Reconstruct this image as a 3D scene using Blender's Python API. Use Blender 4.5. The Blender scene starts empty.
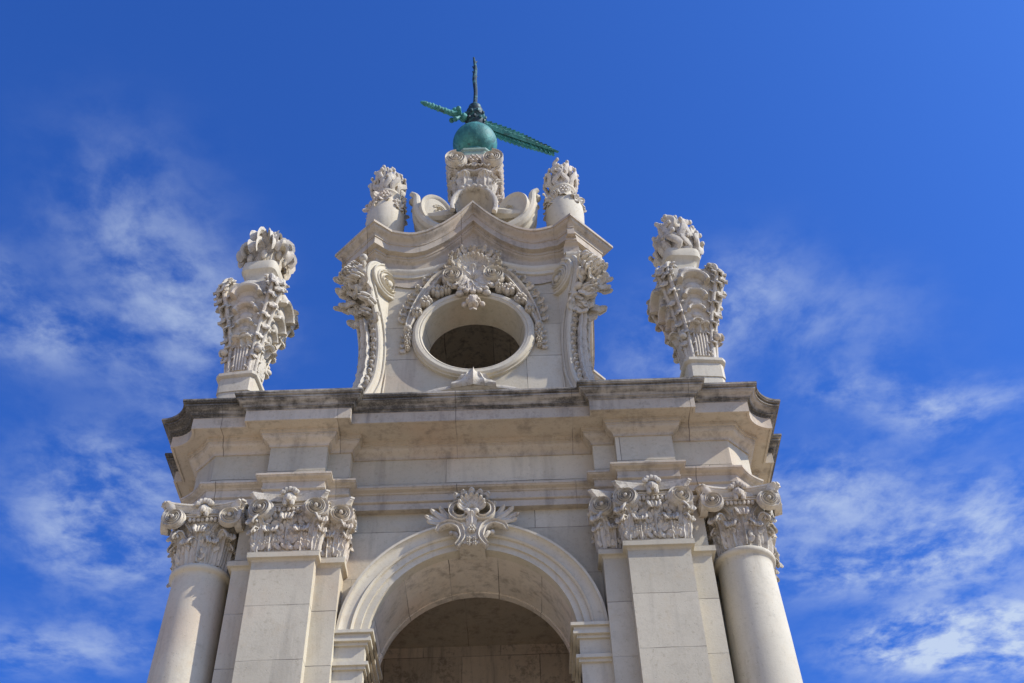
import bpy, bmesh, math, random
from mathutils import Vector, Matrix, noise
R = math.radians
PI = math.pi
scene = bpy.context.scene
COL = scene.collection

# ------------------------------------------------------------------ camera
def make_camera():
    p, r, s = R(45.842), R(2.054), R(0.3693)
    right = Vector((math.cos(s), -math.sin(s), 0))
    fwd = Vector((math.sin(s) * math.cos(p), math.cos(s) * math.cos(p), math.sin(p)))
    up = Vector((-math.sin(s) * math.sin(p), -math.cos(s) * math.sin(p), math.cos(p)))
    ir = right * math.cos(r) - up * math.sin(r)
    iu = right * math.sin(r) + up * math.cos(r)
    M = Matrix(((ir.x, iu.x, -fwd.x, 0.51), (ir.y, iu.y, -fwd.y, -12.0), (ir.z, iu.z, -fwd.z, 0.0), (0, 0, 0, 1)))
    cd = bpy.data.cameras.new('camera')
    cd.sensor_fit = 'HORIZONTAL'
    cd.sensor_width = 36.0
    cd.lens = 1150 / 1024 * 36
    cd.clip_end = 4000
    o = bpy.data.objects.new('camera', cd)
    o.matrix_world = M
    COL.objects.link(o)
    scene.camera = o
make_camera()

# ------------------------------------------------------------------ light
SUN_AZ, SUN_EL = 72.0, 39.5          # azimuth from the facade normal (-Y) towards +X
sdir = Vector((math.sin(R(SUN_AZ)) * math.cos(R(SUN_EL)), -math.cos(R(SUN_AZ)) * math.cos(R(SUN_EL)), math.sin(R(SUN_EL))))
sl = bpy.data.lights.new('sun', 'SUN')
sl.energy = 5.0
sl.angle = R(0.53)
sl.color = (1.0, 0.95, 0.87)
so = bpy.data.objects.new('sun', sl)
so.rotation_euler = (-sdir).to_track_quat('-Z', 'Y').to_euler()
so.location = sdir * 60
COL.objects.link(so)

scene.view_settings.view_transform = 'Standard'
scene.view_settings.look = 'None'
scene.view_settings.exposure = 0.08
scene.view_settings.gamma = 1.0

class NT:
    """small helper to write node trees"""
    def __init__(s, tree):
        s.t = tree; s.n = tree.nodes; s.l = tree.links
    def node(s, typ, **kw):
        n = s.n.new(typ)
        for k, v in kw.items(): setattr(n, k, v)
        return n
    def put(s, sock, v):
        if isinstance(v, bpy.types.NodeSocket): s.l.new(v, sock)
        elif v is not None: sock.default_value = v
    def math(s, op, a, b=None, c=None, clamp=False):
        n = s.node('ShaderNodeMath', operation=op, use_clamp=clamp)
        s.put(n.inputs[0], a)
        if b is not None: s.put(n.inputs[1], b)
        if c is not None: s.put(n.inputs[2], c)
        return n.outputs[0]
    def vmath(s, op, a, b=None, scale=None):
        n = s.node('ShaderNodeVectorMath', operation=op)
        s.put(n.inputs[0], a)
        if b is not None: s.put(n.inputs[1], b)
        if scale is not None: s.put(n.inputs['Scale'], scale)
        return n.outputs['Value'] if op in ('DOT_PRODUCT', 'DISTANCE', 'LENGTH') else n.outputs['Vector']
    def comb(s, x, y, z):
        n = s.node('ShaderNodeCombineXYZ')
        for i, v in enumerate((x, y, z)): s.put(n.inputs[i], v)
        return n.outputs[0]
    def sep(s, v):
        n = s.node('ShaderNodeSeparateXYZ'); s.put(n.inputs[0], v); return n.outputs
    def noise(s, vec, scale, detail=4, rough=.55, dist=0):
        n = s.node('ShaderNodeTexNoise')
        s.put(n.inputs['Vector'], vec); n.inputs['Scale'].default_value = scale
        n.inputs['Detail'].default_value = detail; n.inputs['Roughness'].default_value = rough
        n.inputs['Distortion'].default_value = dist
        return n.outputs['Fac']
    def range(s, v, a, b, c=0., d=1., smooth=True):
        n = s.node('ShaderNodeMapRange', interpolation_type='SMOOTHSTEP' if smooth else 'LINEAR')
        s.put(n.inputs[0], v)
        for i, x in enumerate((a, b, c, d)): s.put(n.inputs[i + 1], x)
        return n.outputs[0]
    def mix(s, f, a, b, blend='MIX'):
        n = s.node('ShaderNodeMix', data_type='RGBA', blend_type=blend)
        s.put(n.inputs[0], f); s.put(n.inputs[6], a); s.put(n.inputs[7], b)
        return n.outputs[2]

def make_world():
    w = bpy.data.worlds.new('World')
    scene.world = w
    w.use_nodes = True
    t = NT(w.node_tree)
    bg = next(n for n in t.n if n.type == 'BACKGROUND')
    sky = t.node('ShaderNodeTexSky', sky_type='NISHITA', sun_disc=False)
    sky.sun_elevation = R(SUN_EL)
    sky.sun_rotation = math.atan2(sdir.x, sdir.y)
    sky.altitude = 100; sky.air_density = 1.0; sky.dust_density = 2.6; sky.ozone_density = 4.0
    d = t.node('ShaderNodeTexCoord').outputs['Generated']
    x, y, z = t.sep(d)
    zc = t.math('MAXIMUM', z, 0.08)
    P = t.comb(t.math('DIVIDE', x, zc), t.math('DIVIDE', y, zc), 0.0)      # the cloud layer, seen as a flat ceiling
    warp = t.node('ShaderNodeTexNoise'); t.put(warp.inputs['Vector'], P); warp.inputs['Scale'].default_value = 3.2
    warp.inputs['Detail'].default_value = 5
    W = t.vmath('ADD', P, t.vmath('SCALE', t.vmath('SUBTRACT', warp.outputs['Color'], (.5, .5, .5)), scale=.10))
    st = t.vmath('MULTIPLY', W, (1.0, 1.0, 1.0))
    n1 = t.noise(st, 8.0, 9, .58)
    n2 = t.noise(st, 26.0, 7, .62)
    nn = t.math('ADD', t.math('MULTIPLY', n1, .70), t.math('MULTIPLY', n2, .30))
    def blobs(lst):
        tot = None
        for (cx, cy, rx, ry, amp) in lst:
            dx = t.math('DIVIDE', t.math('SUBTRACT', t.sep(W)[0], cx), rx)
            dy = t.math('DIVIDE', t.math('SUBTRACT', t.sep(W)[1], cy), ry)
            rr = t.math('ADD', t.math('MULTIPLY', dx, dx), t.math('MULTIPLY', dy, dy))
            m = t.math('MULTIPLY', t.math('POWER', 2.718, t.math('MULTIPLY', rr, -1.0)), amp)
            tot = m if tot is None else t.math('ADD', tot, m)
        return tot
    # soft veils: the noise only thins or thickens what the masks allow
    dens = t.math('MULTIPLY', t.math('MINIMUM', blobs(CLOUDS), 1.15), t.range(nn, .36, .68, 0, 1))
    dens = t.math('MULTIPLY', dens, 1.25)
    back = t.math('MULTIPLY', t.math('MINIMUM', blobs(FILL_CLOUDS), 1.0), t.range(y, -.45, -.05, 1, 0))  # unseen clouds behind the camera, added to fill the facade with light
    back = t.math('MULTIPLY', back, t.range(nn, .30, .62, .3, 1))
    dens = t.math('MULTIPLY', dens, .84, clamp=True)
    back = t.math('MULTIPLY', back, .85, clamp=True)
    tint = t.mix(1.0, sky.outputs['Color'], SKY_TINT, 'MULTIPLY')
    col = t.mix(back, t.mix(t.math('MINIMUM', dens, .86), tint, CLOUD_COL), FILL_CLOUD_COL)
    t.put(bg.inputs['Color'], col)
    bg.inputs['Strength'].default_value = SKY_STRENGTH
SKY_STRENGTH = 0.13
SKY_TINT = (.30, .72, 1.62, 1)
CLOUD_COL = (4.5, 5.3, 6.5, 1)
FILL_CLOUD_COL = (5.2, 5.0, 4.7, 1)
#            x/z    y/z   rx   ry   amp      (positions on the cloud ceiling)
CLOUDS = [(-.40, .81, .085, .12, .40), (-.35, .93, .07, .10, .46), (-.535, .95, .09, .06, .55), (-.63, .84, .07, .06, .55), (-.59, 1.34, .11, .14, .70), (-.51, 1.20, .10, .09, .42), (-.75, 1.62, .18, .08, .5), (-.42, 1.05, .07, .09, .2),
          (.28, .91, .07, .07, .42), (.20, 1.0, .07, .07, .48), (.40, .97, .11, .07, .26), (.44, 1.08, .08, .04, .42), (.57, 1.12, .08, .05, .72), (.44, 1.30, .15, .09, .60), (.70, 1.36, .14, .10, .62), (.58, 1.47, .19, .08, .9), (.82, 1.70, .19, .105, 2.1), (.68, 1.69, .10, .06, 1.5)]
FILL_CLOUDS = [(-.6, -2.6, 3.2, 1.9, .62), (2.5, -1.8, 1.8, 1.8, .45), (-3.2, -.9, 1.6, 1.6, .45)]  # out of view, added only as neutral fill light for the front
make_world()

# ------------------------------------------------------------------ materials
def new_mat(name):
    m = bpy.data.materials.new(name); m.use_nodes = True
    t = NT(m.node_tree)
    b = next(n for n in t.n if n.type == 'BSDF_PRINCIPLED')
    return m, t, b

def stone(name, base, joints=None, stain=0.0, grime=.25, rough=.82, bump=.35, pits=True, dirt=.25):
    """pale limestone: mottled, faintly veined, optional ashlar joints and black lichen streaks"""
    m, t, b = new_mat(name)
    tc = t.node('ShaderNodeTexCoord')
    geo = t.node('ShaderNodeNewGeometry')
    P = geo.outputs['Position']
    px, py, pz = t.sep(P)
    big = t.noise(P, .9, 5, .6)
    mid = t.noise(P, 5.0, 6, .6)
    fine = t.noise(P, 46.0, 4, .65)
    c = t.mix(t.range(big, .3, .72), tuple(x * .90 for x in base[:3]) + (1,), tuple(min(1, x * 1.06) for x in base[:3]) + (1,))
    warm = (base[0] * .92, base[1] * .84, base[2] * .74, 1)
    c = t.mix(t.math('MULTIPLY', t.range(mid, .5, .78), .45), c, warm)
    rosy = t.noise(t.vmath('ADD', P, (7.3, 1.1, 4.2)), .75, 4, .55)
    c = t.mix(t.math('MULTIPLY', t.range(rosy, .50, .74), .55), c, (base[0] * 1.0, base[1] * .86, base[2] * .80, 1))
    spots = t.noise(P, 15.0, 5, .7)
    c = t.mix(t.math('MULTIPLY', t.range(spots, .56, .72), .42), c, (base[0] * .55, base[1] * .52, base[2] * .47, 1))
    c = t.mix(t.math('MULTIPLY', t.range(fine, .52, .80), .35), c, (base[0] * .6, base[1] * .57, base[2] * .54, 1))
    if dirt:                                     # patches of grey-black biofilm; on carving they also stand in for shaded drill holes
        d1 = t.noise(t.vmath('ADD', P, (3.1, 9.4, 5.7)), 3.6, 7, .68)
        d2 = t.noise(P, 17.0, 5, .7)
        dm = t.range(t.math('ADD', t.math('MULTIPLY', d1, .55), t.math('MULTIPLY', d2, .45)), .50, .62)
        c = t.mix(t.math('MULTIPLY', dm, dirt), c, (.135, .115, .09, 1))
    # rain streaks, long in z
    sv = t.vmath('MULTIPLY', P, (5.5, 5.5, .55))
    st = t.noise(sv, 1.0, 6, .62)
    c = t.mix(t.math('MULTIPLY', t.range(st, .50, .72), grime), c, (.17, .15, .125, 1))
    height = t.math('MULTIPLY', t.math('ADD', t.math('MULTIPLY', mid, .5), t.math('MULTIPLY', fine, .5)), bump)
    if pits:
        vo = t.node('ShaderNodeTexVoronoi'); t.put(vo.inputs['Vector'], P); vo.inputs['Scale'].default_value = 26
        pit = t.math('MULTIPLY', t.range(vo.outputs['Distance'], .07, .16, 1, 0), t.range(t.noise(P, 7, 2, .5), .52, .6))
        c = t.mix(t.math('MULTIPLY', pit, .5), c, (.13, .115, .095, 1))
        height = t.math('SUBTRACT', height, t.math('MULTIPLY', pit, .25))
    if joints:
        nx, ny, nz = t.sep(geo.outputs['True Normal'])
        side = t.math('GREATER_THAN', t.math('ABSOLUTE', nx), .75)
        u = t.math('ADD', t.math('MULTIPLY', px, t.math('SUBTRACT', 1, side)), t.math('MULTIPLY', py, side))
        wob = t.math('MULTIPLY', t.math('SUBTRACT', t.noise(P, 4, 3, .5), .5), .018)
        if len(joints) > 4:                     # voussoirs: joints radiate from the arch centre
            u = t.math('MULTIPLY', t.math('ARCTAN2', px, t.math('SUBTRACT', pz, 7.26)), 1.2)
            pz = t.math('MULTIPLY', py, .0)
        bv = t.comb(t.math('ADD', u, t.math('ADD', wob, joints[2])), t.math('ADD', pz, t.math('ADD', wob, joints[3])), 0)
        br = t.node('ShaderNodeTexBrick', offset=.5)
        t.put(br.inputs['Vector'], bv)
        br.inputs['Scale'].default_value = 1
        br.inputs['Brick Width'].default_value = joints[0]
        br.inputs['Row Height'].default_value = joints[1]
        br.inputs['Mortar Size'].default_value = .006
        br.inputs['Mortar Smooth'].default_value = .3
        br.inputs['Color1'].default_value = (.84, .83, .81, 1)
        br.inputs['Color2'].default_value = (1.06, 1.05, 1.03, 1)
        br.inputs['Mortar'].default_value = (1, 1, 1, 1)
        c = t.mix(1.0, c, br.outputs['Color'], 'MULTIPLY')
        vis = t.range(t.noise(P, 1.7, 3, .5), .34, .62, .25, .85)
        c = t.mix(t.math('MULTIPLY', br.outputs['Fac'], vis), c, (.115, .095, .075, 1))
        height = t.math('SUBTRACT', height, t.math('MULTIPLY', br.outputs['Fac'], .5))
    if stain:
        s1 = t.noise(t.vmath('MULTIPLY', P, (1.1, 1.1, 16.0)), 1.0, 6, .6)
        s2 = t.noise(t.vmath('MULTIPLY', P, (9, 9, 5)), 1.0, 5, .65)
        s3 = t.noise(P, .8, 3, .5)
        f = t.range(t.math('ADD', t.math('ADD', t.math('MULTIPLY', s1, .45), t.math('MULTIPLY', s2, .25)), t.math('MULTIPLY', s3, .3)), .50 - .18 * stain, .62 - .12 * stain)
        k = t.mix(t.range(fine, .4, .7), (.045, .041, .034, 1), (.14, .125, .10, 1))
        c = t.mix(t.math('MULTIPLY', f, .93), c, k)
    bn = t.node('ShaderNodeBump'); bn.inputs['Strength'].default_value = .55; bn.inputs['Distance'].default_value = .02
    t.put(bn.inputs['Height'], height)
    t.put(b.inputs['Normal'], bn.outputs['Normal'])
    t.put(b.inputs['Base Color'], c)
    b.inputs['Roughness'].default_value = rough
    b.inputs['Specular IOR Level'].default_value = .25
    return m

BASE = (.55, .495, .372)
M_ASHLAR = stone('limestone_ashlar', BASE, (2.3, .70, .35, -.48), dirt=.12)
M_PLAIN = stone('limestone_plain', BASE, grime=.3, dirt=.10)
M_SHAFT = stone('limestone_shaft', BASE, (7.0, .72, 3.4, -.36), dirt=.10)
M_CORNICE = stone('limestone_cornice', (.52, .45, .345), (1.55, 9, .2, 2.0), grime=.5, dirt=.3)
M_CARVED = stone('limestone_carved', (.56, .505, .40), grime=.3, bump=1.0, dirt=.5)
M_STAINED = stone('limestone_lichen', (.42, .385, .32), (1.55, 9, .2, 2.0), stain=.55, grime=.6)
M_INSIDE = stone('limestone_interior', (.64, .55, .44), (1.15, .66, .3, .25), grime=.6, dirt=.5)
M_VAULT = stone('limestone_vault', (.72, .64, .51), (1.15, .66, .3, .25), grime=.6, dirt=.5)
M_VOUSSOIR = stone('limestone_voussoirs', (.70, .63, .52), (.60, 9, .0, .1, 1), grime=.55)
M_PAVING = stone('pale_paving', (.56, .455, .32), None, grime=.2)

def patina(name='green_copper_patina', k=1.0):
    m, t, b = new_mat(name)
    P = t.node('ShaderNodeNewGeometry').outputs['Position']
    a = t.noise(P, 3.5, 6, .6); f = t.noise(P, 30, 4, .6)
    s = t.noise(t.vmath('MULTIPLY', P, (9, 9, 1.2)), 1, 4, .6)
    c = t.mix(t.range(a, .35, .7), (.022 * k, .125 * k, .112 * k, 1), (.055 * k, .25 * k, .21 * k, 1))
    c = t.mix(t.math('MULTIPLY', t.range(s, .5, .72), .6), c, (.12, .36, .30, 1))
    br = t.noise(t.vmath('MULTIPLY', P, (6, 6, 2.4)), 1, 6, .65)
    c = t.mix(t.math('MULTIPLY', t.range(br, .54, .70), .75), c, (.030, .040, .034, 1))
    c = t.mix(t.math('MULTIPLY', t.range(f, .55, .75), .6), c, (.012, .035, .032, 1))
    t.put(b.inputs['Base Color'], c)
    b.inputs['Roughness'].default_value = .6; b.inputs['Metallic'].default_value = .15
    bn = t.node('ShaderNodeBump'); bn.inputs['Strength'].default_value = .3; bn.inputs['Distance'].default_value = .02
    t.put(bn.inputs['Height'], f); t.put(b.inputs['Normal'], bn.outputs['Normal'])
    return m
M_COPPER = patina()
M_VANE = patina('sunlit_copper_patina', 1.2)  # brighter copy of the patina: sunlight on the vane put into its colour
def dark_copper():
    m, t, b = new_mat('dark_bronze')
    P = t.node('ShaderNodeNewGeometry').outputs['Position']
    f = t.noise(P, 9, 5, .6)
    t.put(b.inputs['Base Color'], t.mix(t.range(f, .45, .66), (.014, .030, .034, 1), (.045, .16, .15, 1)))
    b.inputs['Roughness'].default_value = .6; b.inputs['Metallic'].default_value = .3
    return m
M_BRONZE = dark_copper()
def greenstone():
    return stone('copper_stained_limestone', (.26, .36, .29), None, grime=.4)
M_GREENSTONE = greenstone()

# ------------------------------------------------------------------ mesh kit
def fr(x, y, z, ang=0.0, s=1.0):
    """frame with local X sideways, local Y OUT of the surface, local Z up; ang 0 looks to -Y, +90 to +X"""
    a = R(ang)
    return Matrix(((math.cos(a) * s, math.sin(a) * s, 0, x), (math.sin(a) * s, -math.cos(a) * s, 0, y), (0, 0, s, z), (0, 0, 0, 1)))
def tr(x, y, z): return Matrix.Translation((x, y, z))
def roty(deg): return Matrix.Rotation(R(deg), 4, 'Y')
def rotx(deg): return Matrix.Rotation(R(deg), 4, 'X')
def rotz(deg): return Matrix.Rotation(R(deg), 4, 'Z')
def spin(deg):
    """turn in the local X-Z plane, positive leans to +X"""
    return Matrix.Rotation(R(deg), 4, 'Y')
I4 = Matrix.Identity(4)

def catmull(pts, n):
    pts = [Vector(p) for p in pts]
    m = len(pts)
    out = []
    for i in range(n):
        f = i / (n - 1) * (m - 1)
        k = min(int(f), m - 2); u = f - k
        p1, p2 = pts[k], pts[k + 1]
        p0 = pts[k - 1] if k > 0 else p1 * 2 - p2
        p3 = pts[k + 2] if k + 2 < m else p2 * 2 - p1
        out.append(.5 * (2 * p1 + (p2 - p0) * u + (2 * p0 - 5 * p1 + 4 * p2 - p3) * u * u + (3 * p1 - p0 - 3 * p2 + p3) * u ** 3))
    return out
def lerp_list(vals, n):
    out = []
    for i in range(n):
        f = i / (n - 1) * (len(vals) - 1); k = min(int(f), len(vals) - 2)
        out.append(vals[k] + (vals[k + 1] - vals[k]) * (f - k))
    return out

class MB:
    def __init__(s): s.v = []; s.f = []
    def add(s, vs, fs, M=I4):
        o = len(s.v)
        s.v += [M @ Vector(v) for v in vs]
        s.f += [[i + o for i in f] for f in fs]
    def box(s, c, h, M=I4):
        x, y, z = c; a, b, d = h
        vs = [(x + i * a, y + j * b, z + k * d) for k in (-1, 1) for j in (-1, 1) for i in (-1, 1)]
        s.add(vs, [(0, 1, 3, 2), (4, 6, 7, 5), (0, 4, 5, 1), (2, 3, 7, 6), (0, 2, 6, 4), (1, 5, 7, 3)], M)
    def prism(s, poly, z0, z1, M=I4):
        n = len(poly)
        vs = [(p[0], p[1], z0) for p in poly] + [(p[0], p[1], z1) for p in poly]
        s.add(vs, [list(range(n)), list(range(n, 2 * n))] + [(i, (i + 1) % n, n + (i + 1) % n, n + i) for i in range(n)], M)
    def rings(s, rings, closed=True, caps=True, M=I4):
        n = len(rings[0]); vs = [p for r in rings for p in r]; fs = []
        for k in range(len(rings) - 1):
            for i in range(n if closed else n - 1):
                j = (i + 1) % n
                fs.append((k * n + i, k * n + j, (k + 1) * n + j, (k + 1) * n + i))
        if caps and closed:
            fs.append(list(range(n))); fs.append([(len(rings) - 1) * n + i for i in range(n)])
        s.add(vs, fs, M)
    def lathe(s, prof, n=32, M=I4, caps=True):
        s.rings([[(r * math.cos(2 * PI * i / n), r * math.sin(2 * PI * i / n), z) for i in range(n)] for r, z in prof], True, caps, M)
    def squarelathe(s, prof, n=32, e=5.0, M=I4, caps=True):
        """lathe whose section is a rounded square of half width r"""
        def sq(t):
            c, q = math.cos(t), math.sin(t)
            k = (abs(c) ** e + abs(q) ** e) ** (-1 / e)
            return c * k, q * k
        s.rings([[(r * sq(2 * PI * (i + .5) / n)[0], r * sq(2 * PI * (i + .5) / n)[1], z) for i in range(n)] for r, z in prof], True, caps, M)
    def ball(s, c, r, M=I4, nu=10, nv=7):
        if not hasattr(r, '__len__'): r = (r, r, r)
        vs = [(c[0], c[1], c[2] - r[2])]
        for k in range(1, nv):
            a = -PI / 2 + PI * k / nv
            for i in range(nu):
                b = 2 * PI * i / nu
                vs.append((c[0] + r[0] * math.cos(a) * math.cos(b), c[1] + r[1] * math.cos(a) * math.sin(b), c[2] + r[2] * math.sin(a)))
        vs.append((c[0], c[1], c[2] + r[2])); L = len(vs) - 1
        fs = [(0, 1 + (i + 1) % nu, 1 + i) for i in range(nu)]
        for k in range(nv - 2):
            for i in range(nu):
                j = (i + 1) % nu; o = 1 + k * nu
                fs.append((o + i, o + j, o + nu + j, o + nu + i))
        o = 1 + (nv - 2) * nu
        fs += [(o + i, o + (i + 1) % nu, L) for i in range(nu)]
        s.add(vs, fs, M)
    def tube(s, pts, rad, n=8, M=I4, flat=None, res=None, caps=True):
        """round tube through pts; flat=(axis vector, factor) squashes it along an axis"""
        if res: pts = catmull(pts, res); rad = lerp_list(rad, res)
        pts = [Vector(p) for p in pts]
        rings = []; up = None
        for i, p in enumerate(pts):
            d = (pts[min(i + 1, len(pts) - 1)] - pts[max(i - 1, 0)])
            d = d.normalized() if d.length > 1e-9 else Vector((0, 0, 1))
            if up is None:
                a = Vector((0, 1, 0)) if abs(d.y) < .9 else Vector((1, 0, 0))
                up = (a - d * a.dot(d)).normalized()
            else:
                up = up - d * up.dot(d)
                up = up.normalized() if up.length > 1e-6 else Vector((1, 0, 0))
            sd = d.cross(up)
            ring = []
            for k in range(n):
                t = 2 * PI * k / n
                q = (up * math.cos(t) + sd * math.sin(t)) * rad[i]
                if flat: ax = Vector(flat[0]).normalized(); q = q - ax * q.dot(ax) * (1 - flat[1])
                ring.append(p + q)
            rings.append(ring)
        s.rings(rings, True, caps, M)
    def ribbon(s, pts, w, d, M=I4, res=None, y0=0.0, lip=True):
        """carved band in the local X-Z plane: pts (x,z), half widths w, relief d above y0"""
        if not hasattr(w, '__len__'): w = [w, w]
        if not hasattr(d, '__len__'): d = [d, d]
        n = res or len(pts)
        P = catmull([(p[0], p[1], p[2] if len(p) > 2 else 0) for p in pts], n) if res else [Vector((p[0], p[1], p[2] if len(p) > 2 else 0)) for p in pts]
        W = lerp_list(list(w), n); D = lerp_list(list(d), n)
        rings = []
        for i in range(n):
            t = P[min(i + 1, n - 1)] - P[max(i - 1, 0)]; t.z = 0
            t = t.normalized() if t.length > 1e-9 else Vector((1, 0, 0))
            nx, nz = -t.y, t.x
            if lip: sec = [(-1, -.03), (-1, .85), (-.8, 1), (-.55, .9), (-.4, .62), (.4, .62), (.55, .9), (.8, 1), (1, .85), (1, -.03)]
            else: sec = [(-1, -.03), (-1, .55), (-.65, .9), (0, 1), (.65, .9), (1, .55), (1, -.03)]
            rings.append([(P[i].x + nx * a * W[i], y0 + P[i].z + (b * D[i] if b > 0 else -.02), P[i].y + nz * a * W[i]) for a, b in sec])
        s.rings(rings, True, True, M)
    def leaf(s, path, W, M=I4, lobes=4, th=.02, cup=.25, nu=17, nv=9, prof=None, rib=.12, lobe_amp=.22):
        """acanthus leaf: path of (out, up) points, half width W, lobed edge, raised midrib, curling tip"""
        P = catmull([(0, p[0], p[1]) for p in path], nu)
        front, back = [], []
        for i in range(nu):
            t = i / (nu - 1)
            tg = P[min(i + 1, nu - 1)] - P[max(i - 1, 0)]; tg.normalize()
            nrm = Vector((0, tg.z, -tg.y))
            if prof: wf = lerp_list(prof, nu)[i]
            else: wf = (.62 + .55 * math.sin(PI * min(1, t * 1.05) ** .8)) * (1 if t < .8 else max(.25, math.sqrt(max(0, 1 - ((t - .8) / .22) ** 2))))
            wf *= 1 + lobe_amp * (abs(math.sin(PI * lobes * t)) - .6)
            for j in range(nv):
                v = -1 + 2 * j / (nv - 1)
                h = -cup * W * v * v + rib * W * (1 - min(1, abs(v) * 3.2)) + rib * .5 * W * math.cos(v * PI * 4) * (1 - abs(v) * .4)
                h += .10 * W * math.sin(PI * lobes * t * 2) * abs(v)
                q = P[i] + Vector((v * W * wf, 0, -abs(v) * W * .18)) + nrm * h
                front.append(q); back.append(q - nrm * th)
        N = nu * nv; fs = []
        for i in range(nu - 1):
            for j in range(nv - 1):
                a = i * nv + j
                fs.append((a, a + 1, a + nv + 1, a + nv)); fs.append((N + a, N + a + nv, N + a + nv + 1, N + a + 1))
        edge = [j for j in range(nv)] + [i * nv + nv - 1 for i in range(1, nu)] + [(nu - 1) * nv + j for j in range(nv - 2, -1, -1)] + [i * nv for i in range(nu - 2, 0, -1)]
        for k in range(len(edge)):
            a, b = edge[k], edge[(k + 1) % len(edge)]
            fs.append((a, b, N + b, N + a))
        s.add(front + back, fs, M)
    def flatleaf(s, x, z, ang, L, W, M=I4, lift=.05, curl=.06, lobes=4, y0=0.0, **kw):
        """leaf lying on the surface, pointing ang degrees from up towards +X"""
        s.leaf([(.0, 0), (lift * .9, L * .3), (lift, L * .62), (lift + curl * .4, L * .88), (lift + curl, L)], W, M @ tr(x, y0, z) @ spin(ang), lobes=lobes, **kw)
    def volute(s, x, z, r, M=I4, sgn=1, start=90.0, turns=2.1, d=.06, w=.3, y0=0.0, eye=True, disc=True):
        n = int(20 * turns) + 2; pts = []; ws = []; ds = []
        for i in range(n):
            t = i / (n - 1); a = R(start) + sgn * 2 * PI * turns * t
            rr = r * (1 - .80 * t ** .85)
            pts.append((x + rr * math.cos(a), z + rr * math.sin(a))); ws.append(max(.004, rr * w * .62)); ds.append(d * (1 + .35 * t))
        s.ribbon(pts, ws, ds, M, y0=y0)
        if eye: s.ball((x, y0 + d * .9, z), (r * .2, d * .6, r * .2), M, 10, 6)
        if disc:
            k = 24
            s.rings([[(x + r * q * math.cos(2 * PI * i / k), yy, z + r * q * math.sin(2 * PI * i / k)) for i in range(k)] for q, yy in ((.97, y0 - .03), (.95, y0 + d * .35), (.5, y0 + d * .45))], True, True, M)
    def rosette(s, x, z, r, M=I4, d=.05, n=6, y0=0.0, ph=0.0):
        for i in range(n):
            a = 2 * PI * (i + ph) / n
            s.ball((x + r * .62 * math.cos(a), y0 + d * .4, z + r * .62 * math.sin(a)), (r * .42, d * .8, r * .42), M, 8, 5)
        s.ball((x, y0 + d * .75, z), (r * .3, d * .7, r * .3), M, 8, 5)
    def build(s, name, mat, parent=None, smooth=35.0, loc=None):
        me = bpy.data.meshes.new(name)
        me.from_pydata([tuple(v) for v in s.v], [], s.f)
        bm = bmesh.new(); bm.from_mesh(me)
        bmesh.ops.recalc_face_normals(bm, faces=bm.faces)
        bm.to_mesh(me); bm.free()
        me.materials.append(mat)
        if smooth:
            for p in me.polygons: p.use_smooth = True
            me.set_sharp_from_angle(angle=R(smooth))
        o = bpy.data.objects.new(name, me)
        COL.objects.link(o)
        if parent: o.parent = parent; o.matrix_parent_inverse = I4
        return o

def thing(name, label, cat, loc=(0, 0, 0), rz=0.0, group=None):
    o = bpy.data.objects.new(name, None)
    o.empty_display_size = .4
    COL.objects.link(o)
    o.location = loc; o.rotation_euler = (0, 0, R(rz))
    o['label'] = label; o['category'] = cat
    if group: o['group'] = group
    return o

# ------------------------------------------------------------------ setting
def ground():
    m = MB()
    S = 1500.0
    m.add([(-S, -S, -1.6), (S, -S, -1.6), (S, S, -1.6), (-S, S, -1.6)], [(0, 1, 2, 3)])
    o = m.build('terrace', M_PAVING, smooth=None)
    o['kind'] = 'structure'
ground()

# ------------------------------------------------------------------ bell tower
C = 3.36                      # distance from the front plane to the tower's axis
tower = thing('bell_tower', 'pale limestone bell tower storey with round arch, pilasters, corner columns and lichen-stained cornice', 'bell tower')

def ring4(side):
    """one side of the plan (front, left to right, last point excluded) turned into the closed four-sided ring"""
    out = []
    for k in range(4):
        c, q = [(1, 0), (0, 1), (-1, 0), (0, -1)][k]
        for p in side:
            x, y = p[0], p[1] - C
            out.append((c * x - q * y, q * x + c * y + C))
    return out
def plan_frieze(o, deep=0.0):
    """entablature plan pushed out by o: recessed middle, two steps up to the pilaster, coved corner"""
    ym, ys, yp, yc = -.15 - deep, -.33, -.49, -.35
    xs, xp, xq, xc = 1.60, 1.89, 2.65, 3.40 + .915 * o
    half = [(xs - o, ym - o), (xs - o, ys - o), (xp - o, ys - o), (xp - o, yp - o), (xq + o, yp - o), (xq + o, yc - o), (xc, yc - o)]
    return corner(half, o, xc, yc)
def plan_corona(o):
    yc, yp = -.37, -.49
    half = [(1.89 - o, yc - o), (1.89 - o, yp - o), (2.65 + o, yp - o), (2.65 + o, yc - o), (3.40 + .915 * o, yc - o)]
    return corner(half, o, 3.40 + .915 * o, yc)
def corner(half, o, xc, yc):
    left = [(-x, y) for x, y in reversed(half)]
    x2, y1 = C - yc + o, yc - o          # end of the cove on the side face
    y2 = C - xc
    arc = []
    for i in range(1, 8):
        t = R(90) * i / 8
        u = 1 - math.cos(t); q = math.sin(t); k = min(1.0, max(0.0, o / .28)); l = i / 8
        arc.append((xc + (x2 - xc) * (k * u + (1 - k) * l), y1 + (y2 - y1) * (k * q + (1 - k) * l)))
    return ring4(left + half + arc)
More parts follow.
